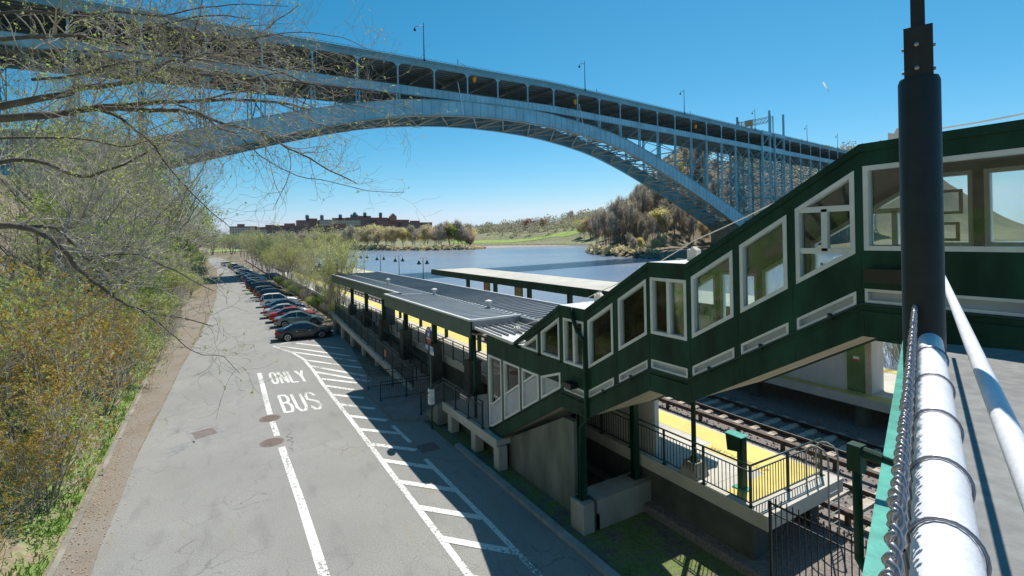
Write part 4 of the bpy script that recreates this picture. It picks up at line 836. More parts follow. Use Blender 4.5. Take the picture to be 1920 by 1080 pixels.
# ------------------------------------------------------------------ overpass beside the camera
uD = Vector((math.sin(R(70.4)), math.cos(R(70.4)), 0)); vD = Vector((-uD.y, uD.x, 0))
def ov(u, v, z): p = uD*u+vD*v; return (p.x, p.y, z+CAMZ)
op = thing('footbridge', 'teal edged concrete footbridge deck leading to the top of the stairs', 'footbridge', (4, 1.4, 7.3))
b = MB(ov); b.box(-6, 8.6, -2.6, .02, -1.72, -1.52); b.build('deck', 'walk', op)
b = MB(ov); b.box(-6, 9.3, .02, .215, -1.9, -1.45); b.box(-6, 9.3, .02, .06, -2.6, -1.9); b.box(-6, 9.3, .02, .215, -2.66, -2.6); b.build('edge_girder', 'teal', op)
b = MB(ov); b.box(-6, 9.0, -2.75, -2.6, -2.6, -1.4); b.build('back_girder', 'teal', op)
fn = thing('chain_link_fence', 'galvanised chain link fence tied to a pale pipe rail along the footbridge', 'fence', (1, .4, 7.3))
b = MB(ov); b.tube([(-3, -.014, -.33), (1.86, -.014, -.33), (1.885, -.014, -.335)], [.0285, .0285, .018], 20); b.build('top_rail', 'pipe', fn, True)
b = MB(ov)
pitch = .052; H0 = -.255
u = .1; k = 0
while u < 1.93:
    s = 1 if k % 2 == 0 else -1; pts = []; z = H0; i = 0
    while z > -1.42:
        pts.append((u+random.gauss(0, .0015)+(pitch/2 if i % 2 else -pitch/2)*s*.95, .020+(.004 if (i+k) % 2 else -.004), z)); z -= .036; i += 1
    b.tube(pts, .0022, 5, cap=False)
    # twisted barb at the top
    if k % 1 == 0:
        c = u-pitch/2*s*.95+random.gauss(0, .003); jz = random.gauss(0, .003); jr = random.uniform(.85, 1.15)
        for ph in (0, math.pi): b.tube([(c+(.0048*jr+.0015*(q > 7))*math.cos(q*.72+ph), .020+(.0045*jr+.001*(q > 7))*math.sin(q*.72+ph), H0-.008+jz+q*.0042) for q in range(0, 10)], .0023, 5)
    u += pitch/2*1.02; k += 1
b.build('mesh', 'galv', fn, True)
for i, u in enumerate((.50, .66, .84, 1.06, 1.32, 1.62)):
    b = MB(ov); pts = [(u+.012*math.sin(a), .0+(.0345)*math.cos(a)+.002, -.33+.0345*math.sin(a)) for a in [R(20+x*18) for x in range(-2, 12)]]; pts = [(u+.02, .022, -.305)]+[(u+.01*math.sin(a), -.014+.0315*math.cos(a), -.33+.0315*math.sin(a)) for a in [R(15+x*15) for x in range(14)]]
    b.tube(pts, .0022, 5); b.build('tie_wire', 'galv', fn, True)
b = MB(ov); b.tube([(1.92, 0, -1.5), (1.92, 0, -.3)], .02, 8); b.build('end_post', 'pole', fn, True)
b = MB(ov); b.tube([(-3, -.115, -.37), (8.4, -.115, -.37)], .019, 14); tag(b.build('inner_handrail', 'pipe', None, True), 'second pale pipe rail running past the dark pole', 'handrail')
pm = thing('lamp_standard', 'thick dark pole with a bolted collar rising beside the pipe rail', 'pole', ov(1.945, 0, -1.5))
b = MB(ov); b.lathe((1.945, 0, -1.52), [(.051, 0), (.051, 1.96), (.047, 1.972)], 28); b.build('shaft', 'pole', pm, 'auto')
b = MB(ov); b.box(1.945-.036, 1.945+.036, -.034, .034, .445, .60); cl = b.build('collar', 'pole', pm)
for zz in (.475, .545):
    b = MB(ov); 
    b.lathe((1.945-.036, .004, zz), [(.006, 0), (.006, -.007), (.002, -.009)], 10, 'x'); b.lathe((1.945+.036, .004, zz), [(.006, 0), (.006, .006)], 8, 'x')
    b.lathe((1.945, .034, zz), [(.005, 0), (.005, .006)], 8, 'y'); b.lathe((1.945, -.034, zz), [(.005, 0), (.005, -.006)], 8, 'y'); b.build('bolt', 'galv', cl)
b = MB(ov); b.box(1.945-.017, 1.945+.017, -.017, .017, .56, 2.2); b.build('upper_mast', 'pole', pm)
br_ = thing('pipe_bracket', 'green pipe bracket standing off the side of the footbridge', 'bracket', (3.1, 1.3, 7.4))
A = Vector((3.08, 1.42, -1.24+CAMZ)); Bq = Vector((3.09, 1.42, -1.86+CAMZ)); A2 = ov(3.36, .12, -1.27); B2 = ov(3.3, .20, -1.98)
b = MB(); b.tube([A2, A], .02, 10); b.tube([A+Vector((0, 0, -.02)), Bq+Vector((0, 0, .03))], .024, 10); b.tube([Bq+Vector((0, 0, .05)), Bq, Bq+(Vector(B2)-Bq)*.3, B2], .024, 10); b.build('pipe', 'green', br_, True)
b = MB(); b.box(A.x-.035, A.x+.035, A.y-.035, A.y+.035, A.z-.12, A.z+.03); b.tube([A, A+(Vector(A2)-A).normalized()*.12], .03, 10); b.build('elbow', 'green', br_)
# ------------------------------------------------------------------ high steel arch bridge
TB = R(83.4); BX, BY = math.sin(TB), math.cos(TB)
def bt(s, t, z): return (s*BX-t*BY, 139+s*BY+t*BX, z)
def interp(T, x):
    for (a, p), (c, q) in zip(T, T[1:]):
        if a <= x <= c and c > a: return p+(q-p)*(x-a)/(c-a)
    return T[-1][1]
ZT = [(0,54.4),(12,54.15),(24,53.3),(36,52.2),(47,50.7),(56,48.8),(65,46.6),(78,42.9),(88,39.7),(99,36.1),(110,32.4),(128,26.2),(145,20.3),(157,15.8)]
ZB = [(0,49.6),(12,49.4),(24,48.7),(36,47.4),(47,45.7),(56,43.8),(65,41.4),(78,37.4),(88,34.0),(99,30.2),(110,26.4),(128,19.6),(145,12.6),(157,7.6)]
zt = lambda s: interp(ZT, abs(s-97)); zb = lambda s: interp(ZB, abs(s-97))
DW = 18.0
dz = lambda s: -.042*max(0, 110-s)-.00001*max(0, 110-s)**2   # the deck drops gently on the near side
s_post = [-120+12.2*k for k in range(0, 33)]
s_post = [97-12.3*k for k in range(17, 0, -1)]+[98.0, 110.6, 123.2, 135.6, 148.4, 161, 174, 187.3, 200.6, 214, 228, 242, 256, 270.6]
bridge = thing('arch_bridge', 'high blue grey steel arch bridge with two decks crossing over the river', 'bridge', bt(97, 9, 0))
def ribs(t0, nm, m):
    b = MB(bt); n = 96; vs = []; S_ = [-60+314*k/n for k in range(n+1)]
    for s in S_: vs += [(s, t0, zb(s)), (s, t0+.7, zb(s)), (s, t0+.7, zt(s)), (s, t0, zt(s))]
    b.add(vs, [(4*i+a, 4*i+c, 4*i+4+c, 4*i+4+a) for i in range(n) for a, c in ((0,1),(1,2),(2,3),(3,0))]); s = -58
    while s < 252:
        for tt in (t0-.14, t0+.7): b.box(s-.06, s+.06, tt, tt+.14, zb(s)+.05, zt(s)-.05)
        s += 3.08
    r = b.build(nm, m, bridge)
    for zf, h, nm_ in ((zb, -.16, 'bottom_flange'), (zt, .16, 'top_flange')):
        b = MB(bt)
        for i in range(n):
            s, q = S_[i], S_[i+1]; a = [(s, t0-.3, zf(s)), (s, t0+1.0, zf(s)), (q, t0+1.0, zf(q)), (q, t0-.3, zf(q))]
            b.add(a+[(x, y, z+h) for x, y, z in a], [(0,1,2,3),(7,6,5,4),(0,4,5,1),(1,5,6,2),(2,6,7,3),(3,7,4,0)])
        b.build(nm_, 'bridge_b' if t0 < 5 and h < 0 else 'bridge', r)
    return r
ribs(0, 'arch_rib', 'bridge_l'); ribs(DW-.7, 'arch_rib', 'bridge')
b = MB(bt); b2 = MB(bt)
s = -48.; k = 0
while s < 250:
    q = min(s+12.3, 251)
    for zf, o in ((zb, .25), (zt, -.3)):
        B_ = b if zf is zb else b2
        B_.bar((s, .7, zf(s)+o), (s, DW-.7, zf(s)+o), .55, .5)
        m_ = (s+q)/2; 
        B_.bar((s, .7, zf(s)+o), (m_, DW/2, zf(m_)+o), .38, .35); B_.bar((m_, DW/2, zf(m_)+o), (s, DW-.7, zf(s)+o), .38, .35)
        B_.bar((q, .7, zf(q)+o), (m_, DW/2, zf(m_)+o), .38, .35); B_.bar((m_, DW/2, zf(m_)+o), (q, DW-.7, zf(q)+o), .38, .35)
    b2.bar((s, .8, zb(s)+.4), (s, DW-.8, zt(s)-.4), .3); b2.bar((s, .8, zt(s)-.4), (s, DW-.8, zb(s)+.4), .3)
    s += 12.3; k += 1
b.build('lower_bracing', 'bridge_b', bridge); b2.build('upper_bracing', 'bridge', bridge)
# decks
SA, SE = -150, 470
def along(fn, m, nm, par=None, n=70, s0=SA, s1=SE, extra=None):
    b = MB(bt); S_ = sorted([s0+(s1-s0)*k/n for k in range(n+1)]); pr = fn()
    c = len(pr)
    for s in S_: b.v += [(s, t, z+dz(s)) for t, z in pr]
    b.f = [(i*c+k, i*c+(k+1) % c, (i+1)*c+(k+1) % c, (i+1)*c+k) for i in range(n) for k in range(c)]
    if extra:
        s = s0
        while s < s1:
            for e in extra[1:]: b.box(s-.05, s+.05, e[0], e[1], e[2]+dz(s), e[3]+dz(s))
            s += extra[0]
    return b.build(nm, m, par or bridge)
def bx(t0, t1, z0, z1): return lambda: [(t0, z0), (t1, z0), (t1, z1), (t0, z1)]
ud = along(bx(.2, DW-.2, 64.75, 65.3), 'road_deck', 'upper_deck')
along(bx(-.35, .2, 64.0, 65.5), 'bridge', 'edge_girder', ud); along(bx(-.7, .2, 65.4, 65.62), 'bridge', 'cornice', ud); along(bx(DW-.2, DW+.3, 62.5, 65.5), 'bridge_u', 'edge_girder', ud)
along(bx(-.62, -.50, 66.42, 66.55), 'bridge_l', 'top_rail', ud, extra=(1.55, (-.6, -.52, 65.6, 66.45), (-.42, -.35, 64.0, 65.4))); along(bx(-.6, -.54, 66.05, 66.12), 'bridge', 'mid_rail', ud); along(bx(-.6, -.54, 65.75, 65.82), 'bridge', 'low_rail', ud)
along(bx(DW+.1, DW+.2, 66.4, 66.5), 'bridge_l', 'top_rail', ud)
along(bx(-.2, .0, 65.6, 66.3), 'conc', 'parapet', ud)
ld = along(bx(.3, DW-.3, 56.3, 56.8), 'road_deck', 'lower_deck')
along(bx(-.12, .3, 55.0, 57.45), 'bridge_l', 'edge_girder', ld, extra=(2.05, (-.24, -.12, 55.02, 57.4))); along(bx(-.2, .35, 57.4, 57.55), 'bridge', 'girder_cap', ld); along(bx(-.25, .35, 54.9, 55.02), 'bridge', 'girder_foot', ld); along(bx(DW-.3, DW+.12, 55.0, 57.45), 'bridge', 'edge_girder', ld)
for zz, nm in ((64.2, ud), (55.5, ld)):
    b = MB(bt)
    for tt in [1.2+1.95*i for i in range(9)]:
        n = 60
        for i in range(n):
            s, q = SA+(SE-SA)*i/n, SA+(SE-SA)*(i+1)/n; b.bar((s, tt, zz+.28+dz(s)), (q, tt, zz+.28+dz(q)), .22, .45)
    b.build('stringers', 'bridge_u', nm)
allp = s_post+[279.6, 285.5, 297.1]+[306.4+14.95*k for k in range(11)]
for zz, nm in ((63.5, ud), (54.95, ld)):
    for s in allp: b = MB(bt); b.box(s-.22, s+.22, .1, DW-.1, zz+dz(s), zz+1.2+dz(s)); b.box(s-.4, s+.4, .1, DW-.1, zz-.06+dz(s), zz+dz(s)); b.build('floor_beam', 'bridge_u', nm)
    b = MB(bt)
    for s, q in zip(allp, allp[1:]):
        if nm is ld: b.bar((s, .3, zz+.2+dz(s)), (q, DW-.3, zz+.2+dz(q)), .25); b.bar((s, DW-.3, zz+.2+dz(s)), (q, .3, zz+.2+dz(q)), .25)
    if nm is ld: b.build('wind_bracing', 'bridge_u', nm)
for tt in (0, DW):
    for s in allp:
        if 270 < s < 298: continue
        b = MB(bt); t0 = tt-.28 if tt == 0 else tt-.1
        z0, z1 = 57.4+dz(s), 63.95+dz(s)
        b.box(s-.2, s+.2, t0, t0+.35, z0, z1)
        for sg in (-1, 1):   # curved haunches
            n = 6; pts = [(0, 0)]+[(1.5*(1-math.sin(a)), -1.5*(1-math.cos(a))) for a in [math.pi/2*i/n for i in range(n+1)]]
            P_ = [(s+sg*.2, z1)]+[(s+sg*(.2+1.55*(1-math.cos(math.pi/2*i/n))), z1-1.55*(1-math.sin(math.pi/2*i/n))) for i in range(n+1)]
            b.prism([(u, v) for u, v in P_], 'y', t0+.05, t0+.28)
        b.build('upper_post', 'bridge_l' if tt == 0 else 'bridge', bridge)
        # lower columns down to the arch or the hillside
        zl = zt(s) if -60 < s < 254 else ground(*bt(s, tt, 0)[:2])
        ztop = 55+dz(s)
        if zl < ztop-1.2:
            b = MB(bt)
            for a in (-.62, .40): b.box(s+a, s+a+.22, t0, t0+.5, zl, ztop)
            z = zl+.3; n = max(1, int((ztop-zl)/1.6)); h = (ztop-zl)/n
            for i in range(n):
                p, q = (s-.5, zl+i*h), (s+.5, zl+(i+1)*h)
                if i % 2: p, q = (s+.5, zl+i*h), (s-.5, zl+(i+1)*h)
                b.bar((p[0], t0+.1, p[1]), (q[0], t0+.1, q[1]), .1, .16)
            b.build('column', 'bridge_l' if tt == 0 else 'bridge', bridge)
# transverse bents: struts and crosses between the two column rows
for s in allp:
    zl = zt(s)+.5 if -60 < s < 254 else max(ground(*bt(s, 9, 0)[:2]), -1)+1; ztop = 54.6+dz(s)
    if zl > ztop-3: continue
    b = MB(bt); n = max(1, round((ztop-zl)/9)); h = (ztop-zl)/n
    for i in range(n):
        a, c = zl+i*h, zl+(i+1)*h; b.bar((s, .2, a), (s, DW-.2, a), .35, .4); b.bar((s, .2, a), (s, DW-.2, c), .28); b.bar((s, DW-.2, a), (s, .2, c), .28)
    b.build('bent_bracing', 'bridge', bridge)
# longitudinal bracing of the approach bents
for tt in (0, DW):
    b = MB(bt)
    for s, q in zip(allp, allp[1:]):
        if s < 200: continue
        zl = (zt(s) if s < 254 else ground(*bt(s, tt, 0)[:2])); zq = (zt(q) if q < 254 else ground(*bt(q, tt, 0)[:2])); m0 = max(zl, zq)
        z = 54.6
        while z-11 > m0 and s > 225: b.bar((s, tt, z), (q, tt, z-11), .22); b.bar((q, tt, z), (s, tt, z-11), .22); b.bar((s, tt, z-11), (q, tt, z-11), .28); z -= 11
    b.build('side_bracing', 'bridge', bridge)
# steel towers at the river bank
for pair in ((270.6, 279.6), (285.5, 297.1)):
    for tt in (-1.1, DW+.2):
        b = MB(bt); zg = ground(*bt(pair[0], tt, 0)[:2])-1
        for s, h in zip(pair, (66.2, 79.) if pair[0] < 280 else (66.2, 79.)):
            for a in (-.5, .25): b.box(s+a, s+a+.25, tt, tt+.9, zg, h)
            z = zg
            while z < 66: b.bar((s-.4, tt+.1, z), (s+.4, tt+.1, z+1.5), .1, .14); z += 1.5
        z = zg+2
        while z < 54: b.bar((pair[0], tt+.4, z), (pair[1], tt+.4, z+6.5), .32); b.bar((pair[0], tt+.4, z), (pair[1], tt+.4, z), .4); b.bar((pair[1], tt+.4, z), (pair[0], tt+.4, z+6.5), .2); z += 6.8
        b.bar((pair[0], tt+.4, 57.6), (pair[1], tt+.4, 65), .3)
        b.build('tower', 'bridge_l' if tt < 0 else 'bridge', bridge)
        b = MB(bt); b.box(pair[0]-.6, pair[1]+.6, tt-.1, tt+1, 64.3, 66.3); b.box(pair[0]-.6, pair[1]+.6, tt-.1, tt+1, 54.8, 57.6); b.build('tower_girder', 'bridge_l', bridge)
for q_ in ((-66, -52, 12), (250, 262, 15)): b = MB(bt); b.box(q_[0], q_[1], -2, DW+2, -5, q_[2]); b.build('abutment', 'conc', bridge)
# work pods and orange drapes seen under the decks
for s, z in ((75.8, 61.6), (123.0, 61.0), (206, 61.2)):
    b = MB(bt); b.lathe((s, .9, z), [(.1, -1.1), (.5, -.8), (.7, 0), (.6, .9), (.1, 1.2)], 10); tag(b.build('orange_wrap', 'orange', None, True), {75.8: 'orange wrapped bundle on a bridge post nearest the twigs', 123.0: 'orange wrapped bundle on a bridge post beneath the tall lamp', 206: 'orange wrapped bundle farther along inside the dark deck'}[s], 'wrapped bundle', 'orange bundles on the bridge')
for s, q, z0, z1 in ((68.5, 70.5, 59, 48.6), (123.8, 127.5, 60, 44.5)):
    b = MB(bt); b.tube([(s, -.5, z0), (q, -.5, z1)], .1, 5); tag(b.build('hanging_hose', 'pipe'), 'thin hose hanging from the bridge deck, '+('closest to the bare twigs' if s < 100 else 'over the middle of the arch'), 'hose', 'hoses hanging from the bridge')
# bridge lamps
def blamp(s, t, H, sg, label):
    l = thing('bridge_lamp', label, 'street lamp', bt(s, t, 65.4+dz(s)), 'lamp posts on the upper bridge deck')
    z = 65.4+dz(s)
    b = MB(bt); b.tube([(s, t, z), (s, t, z+1.5), (s, t, z+H)], [.26, .18, .09], 8); b.lathe((s, t, z), [(.4, 0), (.4, .9), (.25, 1.2)], 8); b.build('pole', 'blackp', l)
    b = MB(bt); b.tube([(s, t, z+H-1.2), (s+sg*1.6, t, z+H-1.3), (s+sg*2.9, t, z+H-1.9), (s+sg*3.0, t, z+H-2.5)], .09, 6); b.lathe((s+sg*3.0, t, z+H-3.3), [(.15, 0), (.42, .2), (.35, .6), (.1, .9)], 8); b.build('arm', 'blackp', l)
nl = ['tallest lamp post on the bridge above the bare twigs', 'second tall lamp post along the near parapet', 'third tall lamp post along the near parapet', 'tall lamp post just before the sign gantry', 'tall lamp post first past the steel towers', 'tall lamp post far along where the deck meets the green roof']
for i, s in enumerate((56.6, 127.4, 194.9, 263.3, 331, 381)): blamp(s, -.3, 12.3 if i < 4 else 11.5, -1, nl[i])
for i, s in enumerate((80, 153.8, 228.5, 300, 368)): blamp(s, DW, 10.2, 1, ['short looking lamp on the far parapet nearest the twigs', 'second small lamp on the far parapet', 'third small lamp on the far parapet', 'fourth small lamp on the far parapet beside the towers', 'farthest small lamp on the far parapet'][i])
sgn = thing('sign_gantry', 'lattice sign gantry spanning the bridge roadway beside the towers', 'gantry', bt(283, 9, 65.3))
b = MB(bt)
for s in (281, 284):
    for tt in (-.6, DW+.4): b.box(s-.25, s+.25, tt-.25, tt+.25, 65.2, 76.5)
b.build('legs', 'bridge_l', sgn)
b = MB(bt)
for s in (281, 284):
    for z in (73, 75.8): b.bar((s, -.6, z), (s, DW+.4, z), .22)
    for k in range(9): t = -.6+k*2.1; b.bar((s, t, 73), (s, t+2.1, 75.8), .14); b.bar((s, t+2.1, 73), (s, t, 75.8), .1)
b.build('truss', 'bridge_b', sgn)
b = MB(bt); b.box(280.5, 280.7, 9.5, 14.5, 72.3, 76); b.build('sign_panel', 'wood', sgn)
# ------------------------------------------------------------------ cars
def carpaint(name, c, metal=.15): 
    m = mat('car_paint_'+name, c, .28, metal, .04, 2); return coat(m)
PROF = {
 'sedan': dict(L=4.75, W=1.82, H=1.46, hood=[(-2.37,.62),(-2.33,.86),(-2.15,.98),(-1.55,1.03),(-1.45,1.03),(.95,.98),(1.9,.84),(2.28,.70),(2.37,.55)], cab=[(-1.75,1.0),(-.95,1.38),(-.35,1.45),(.25,1.43),(1.15,.99)]),
 'suv': dict(L=4.6, W=1.86, H=1.72, hood=[(-2.3,.6),(-2.3,.95),(-2.2,1.08),(-1.6,1.1),(-1.0,1.1),(1.0,1.1),(1.85,1.0),(2.2,.88),(2.3,.62)], cab=[(-2.2,1.06),(-1.95,1.60),(-1.3,1.71),(.1,1.69),(1.05,1.08)]),
 'van': dict(L=5.0, W=1.95, H=1.85, hood=[(-2.5,.6),(-2.5,1.0),(-2.42,1.12),(-1.6,1.14),(-1.0,1.14),(1.3,1.14),(2.1,1.0),(2.42,.88),(2.5,.62)], cab=[(-2.42,1.1),(-2.25,1.74),(-1.6,1.85),(.5,1.83),(1.55,1.12)])}
CP = {}
def interp2(T, x): return interp(T, max(T[0][0], min(T[-1][0], x)))
def make_car(kind, col, cm, detail=True):
    K = PROF[kind]; W = K['W']/2; Hd = K['hood']; cab = K['cab']; L2 = K['L']/2
    t = thing('parked_car', '', 'car', (0, 0, 0), 'cars parked nose in along the road')
    WX = (-1.38*L2/2.37, 1.40*L2/2.37); WR = .33 if kind == 'sedan' else .37
    xs = sorted(set([-L2, -L2+.05, -L2+.22]+[-L2+.4+(2*L2-.8)*k/40 for k in range(41)]+[L2-.22, L2-.07, L2])); b = MB()
    ring = []
    for x in xs:
        e = min(1, (L2-abs(x))/.5); w_ = W*(1-.16*(1-e)**2)
        zt_ = interp2(Hd, x); zb_ = .24+.12*(1-e)**2
        ar = 0
        for wx in WX:
            d = abs(x-wx)
            if d < WR+.06: ar = math.sqrt(max(0, (WR+.06)**2-d*d))+WR
        zs = max(zb_, ar) if ar else zb_
        zs = min(zs, zt_-.2)
        ring.append([(x, -w_*.92, zs), (x, -w_*1.0, max(zs+.02, .45)), (x, -w_*1.0, max(zs+.04, min(.68, zt_-.12))), (x, -w_*.965, zt_-.06), (x, -w_*.86, zt_), (x, 0, zt_+.035), (x, w_*.86, zt_), (x, w_*.965, zt_-.06), (x, w_*1.0, max(zs+.04, min(.68, zt_-.12))), (x, w_*1.0, max(zs+.02, .45)), (x, w_*.92, zs)])
    n = len(ring[0]); b.v = [p for r_ in ring for p in r_]
    b.f = [(i*n+k, i*n+(k+1) % n, (i+1)*n+(k+1) % n, (i+1)*n+k) for i in range(len(ring)-1) for k in range(n)]+[tuple(range(n))[::-1], tuple(range((len(ring)-1)*n, len(ring)*n))]
    body = b.build('body', cm, t, 'auto')
    b = MB(); b.box(-L2+.3, L2-.3, -W*.9, W*.9, .2, .42); b.build('underbody', 'trim', t)
    # greenhouse: dark glass volume with roof and pillars of body colour
    ti = .80
    def cabring(scale, lo, hi): return None
    X0, X1 = cab[0][0], cab[-1][0]; xs2 = sorted(set([X0+(X1-X0)*k/22 for k in range(23)]+[c[0] for c in cab])); ZR = max(z for _, z in cab); base = interp2(Hd, 0)-.03
    def cs(x, g):
        z = interp2(cab, x)+g; f = max(0, min(1, (z-base)/(ZR-base))); wt = W*(.90-(.90-ti*.9)*f)
        return z, wt
    b = MB(); rr = []
    for x in xs2:
        z, wt = cs(x, 0); rr.append([(x, -W*.90, base-.02), (x, -wt, z-.01), (x, -wt*.85, z+.015), (x, 0, z+.03), (x, wt*.85, z+.015), (x, wt, z-.01), (x, W*.90, base-.02)])
    n = 7; b.v = [p for r_ in rr for p in r_]; b.f = [(i*n+k, i*n+(k+1) % n, (i+1)*n+(k+1) % n, (i+1)*n+k) for i in range(len(rr)-1) for k in range(n)]
    b.build('window_glass', 'carglass', t, 'auto')
    b = MB(); xa, xb = cab[1][0]-.05, cab[-2][0]+.08; vs = []; N_ = 12
    for k in range(N_+1):
        x = xa+(xb-xa)*k/N_; z, wt = cs(x, 0); vs += [(x, -wt-.012, z-.05), (x, -wt*.86, z+.03), (x, 0, z+.046), (x, wt*.86, z+.03), (x, wt+.012, z-.05)]
    b.add(vs, [(5*i+k, 5*i+k+1, 5*i+6+k, 5*i+5+k) for i in range(N_) for k in range(4)])
    for s_ in (-1, 1):
        for (a, c) in ((cab[0], cab[1]), (cab[-2], cab[-1])):
            m_ = 3; P_ = []
            for q in range(m_+1):
                x = a[0]+(c[0]-a[0])*q/m_; z, wt = cs(x, 0); P_.append((x, s_*(wt+.004), z-.005))
            for u, v in zip(P_, P_[1:]): b.bar(u, v, .08, .05)
        xm = (cab[1][0]+cab[-2][0])/2+.1
        for xm_ in ((xm,) if kind == 'sedan' else (xm, xm-1.05)): z, wt = cs(xm_, 0); b.bar((xm_, s_*W*.905, base), (xm_-.03, s_*(wt+.008), z-.03), .07, .04)
    b.build('roof', cm, t, 'auto')
    for wx in WX:
        for s_ in (-1, 1):
            yy = s_*(W-.12); b = MB(); b.lathe((wx, yy, WR), [(WR-.12, -.11), (WR-.02, -.11), (WR, -.08), (WR, .08), (WR-.02, .11), (WR-.12, .11)], 24, 'y'); wh = b.build('wheel', 'tyre', t, 'auto')
            b = MB(); b.lathe((wx, yy+s_*.105, WR), [(WR-.11, 0), (WR-.12, s_*.012)], 20, 'y')
            b.build('wheel_disc', 'trim', wh)
            b = MB()
            for q in range(6):
                a = q*math.pi/3; b.bar((wx, yy+s_*.122, WR), (wx+(WR-.11)*math.cos(a), yy+s_*.122, WR+(WR-.11)*math.sin(a)), .075, .02)
            b.ring([(wx+(WR-.09)*math.cos(a*math.pi/8), WR+(WR-.09)*math.sin(a*math.pi/8)) for a in range(16)], .035, 'y', yy+s_*.11, yy+s_*.13); b.build('rim', 'rim', wh)
    for s_ in (-1, 1):
        zl = interp2(Hd, -L2+.1); b = MB(); b.prism([(-L2-.03, zl-.27), (-L2-.03, zl-.03), (-L2+.36, zl-.06), (-L2+.44, zl-.22)], 'y', s_*W*.46, s_*(W+.012)); b.build('tail_lamp', 'tail', t)
        zl = interp2(Hd, L2-.1); b = MB(); b.prism([(L2-.35, zl-.02), (L2-.35, zl-.14), (L2-.01, zl-.2), (L2-.01, zl-.06)], 'y', s_*W*.55, s_*W*.93); b.build('head_lamp', 'head', t)
        b = MB(); xm = cab[-1][0]-.25; b.box(xm-.09, xm+.07, s_*(W+.0), s_*(W+.17), base+.0, base+.13); b.build('mirror', cm, t)
        for xh in (-.75, .3): b = MB(); b.box(xh, xh+.2, s_*(W-.012), s_*(W+.025), base-.16, base-.13); b.build('door_handle', 'rim' if kind == 'sedan' else cm, t)
    b = MB(); b.box(-L2-.02, -L2+.02, -.26, .26, .62, .74); b.build('number_plate', 'sign_w', t)
    b = MB(); b.box(-L2-.015, -L2+.1, -W*.8, W*.8, .30, .42); b.box(L2-.1, L2+.012, -W*.6, W*.6, .32, .46); b.build('bumper_trim', 'trim', t)
    b = MB()
    for s_ in (-1, 1):
        for xd in (-1.0, .12, 1.02): b.box(xd-.006, xd+.006, s_*(W-.02), s_*(W+.003), .4, base-.08)
    b.build('door_seams', 'trim', t)
    return t
CC = dict(navy=carpaint('navy', (.010, .018, .030)), sage=carpaint('sage', (.20, .26, .26)), red=carpaint('red', (.38, .02, .03), .2), silver=carpaint('silver', (.42, .43, .44)), blue=carpaint('blue', (.03, .07, .15)), white=carpaint('white', (.78, .78, .78), 0), black=carpaint('black', (.012, .012, .014), .1), tan=carpaint('tan', (.30, .22, .15)), dgreen=carpaint('dark_green', (.02, .05, .04)), mblue=carpaint('mid_blue', (.05, .12, .32)), maroon=carpaint('maroon', (.16, .02, .04)), grey=carpaint('grey', (.14, .15, .16)))
cars = [('sedan','navy',6.72,48.1,-7,'dark navy sedan, nearest of the parked row, partly in shade'),('sedan','sage',7.3,55.8,-6,'grey green sedan parked beyond the navy sedan'),('sedan','red',7.2,59.6,-4,'bright red car squeezed between the grey green sedan and a silver one'),
 ('sedan','silver',6.9,63.3,-4,'silver sedan with a red tail lamp beside the red car'),('sedan','blue',7.3,68.2,-3,'dark blue sedan beside a white utility vehicle'),('suv','white',7.2,74.2,-3,'white utility vehicle, brightest roof of the nearer cars'),
 ('suv','black',7.6,81.8,-2,'black boxy utility vehicle next to the white one'),('suv','tan',7.2,87.5,-2,'tan brown utility vehicle between two black ones'),('van','black',7.2,94.5,-2,'large black van with a long roof'),('van','dgreen',7.0,101.5,-2,'very dark green van beside the black van'),
 ('suv','grey',7.0,110,-2,'dark grey utility vehicle just before the shadow across the road'),('suv','mblue',6.9,118.5,-2,'medium blue utility vehicle in the far half of the row'),('sedan','silver',6.9,127,0,'silver car past the medium blue vehicle'),('sedan','red',6.9,134,0,'red car in the far part of the row'),
 ('suv','white',6.8,141.5,0,'white vehicle in the far part of the row'),('sedan','maroon',6.6,149,1,'maroon car far along the row'),('sedan','white',6.4,157,1,'small white sedan far along the row'),('suv','silver',6.2,165,2,'silver utility vehicle near the far end of the row'),('sedan','blue',5.9,174,3,'dark blue car near the far end of the row'),
 ('suv','black',5.4,184,4,'black utility vehicle second from the far end of the row'),('suv','white',3.6,205,8,'white vehicle at the far end of the road')]
protos = {}
for kind, col, x, y, rz, label in cars:
    k = (kind, col)
    if k in protos: dup(protos[k], (x, y, 0), R(rz), label=label)
    else:
        c = make_car(kind, col, CC[col]); c.location = (x, y, 0); c.rotation_euler.z = R(rz); c['label'] = label; protos[k] = c
# ------------------------------------------------------------------ far buildings
def bld(px_x, y0, w_, d_, z0, h, fac, label, tanks=(), roofm_='brick'):
    t = thing('apartment_block', label, 'building', (px_x, y0, z0), 'apartment blocks on the far hill')
    b = MB(); b.box(px_x-w_/2, px_x+w_/2, y0, y0+d_, z0-4, z0+h); b.build('wall', fac, t)
    b = MB(); b.box(px_x-w_/2-.5, px_x+w_/2+.5, y0-.5, y0+d_+.5, z0+h, z0+h+1.2); b.box(px_x-w_*.2, px_x+w_*.1, y0+3, y0+9, z0+h+1.2, z0+h+4.5); r = b.build('roof', roofm_, t)
    for k in tanks:
        b = MB(); b.lathe((px_x+k*w_, y0+5, z0+h+4), [(3.2, 0), (3.2, 6), (.2, 8)], 12); b.box(px_x+k*w_-2.5, px_x+k*w_+2.5, y0+3, y0+7, z0+h+1.2, z0+h+4); b.build('water_tank', 'tank', t)
def pxy(px, d):
    a = px-960; st, ct = math.sin(YAW), math.cos(YAW); return ((ct*a+st*930)*d/930, (ct*930-st*a)*d/930)
def zpx(py, px, d): return CAMZ+(443-py-(px-960)*.02)*d/930
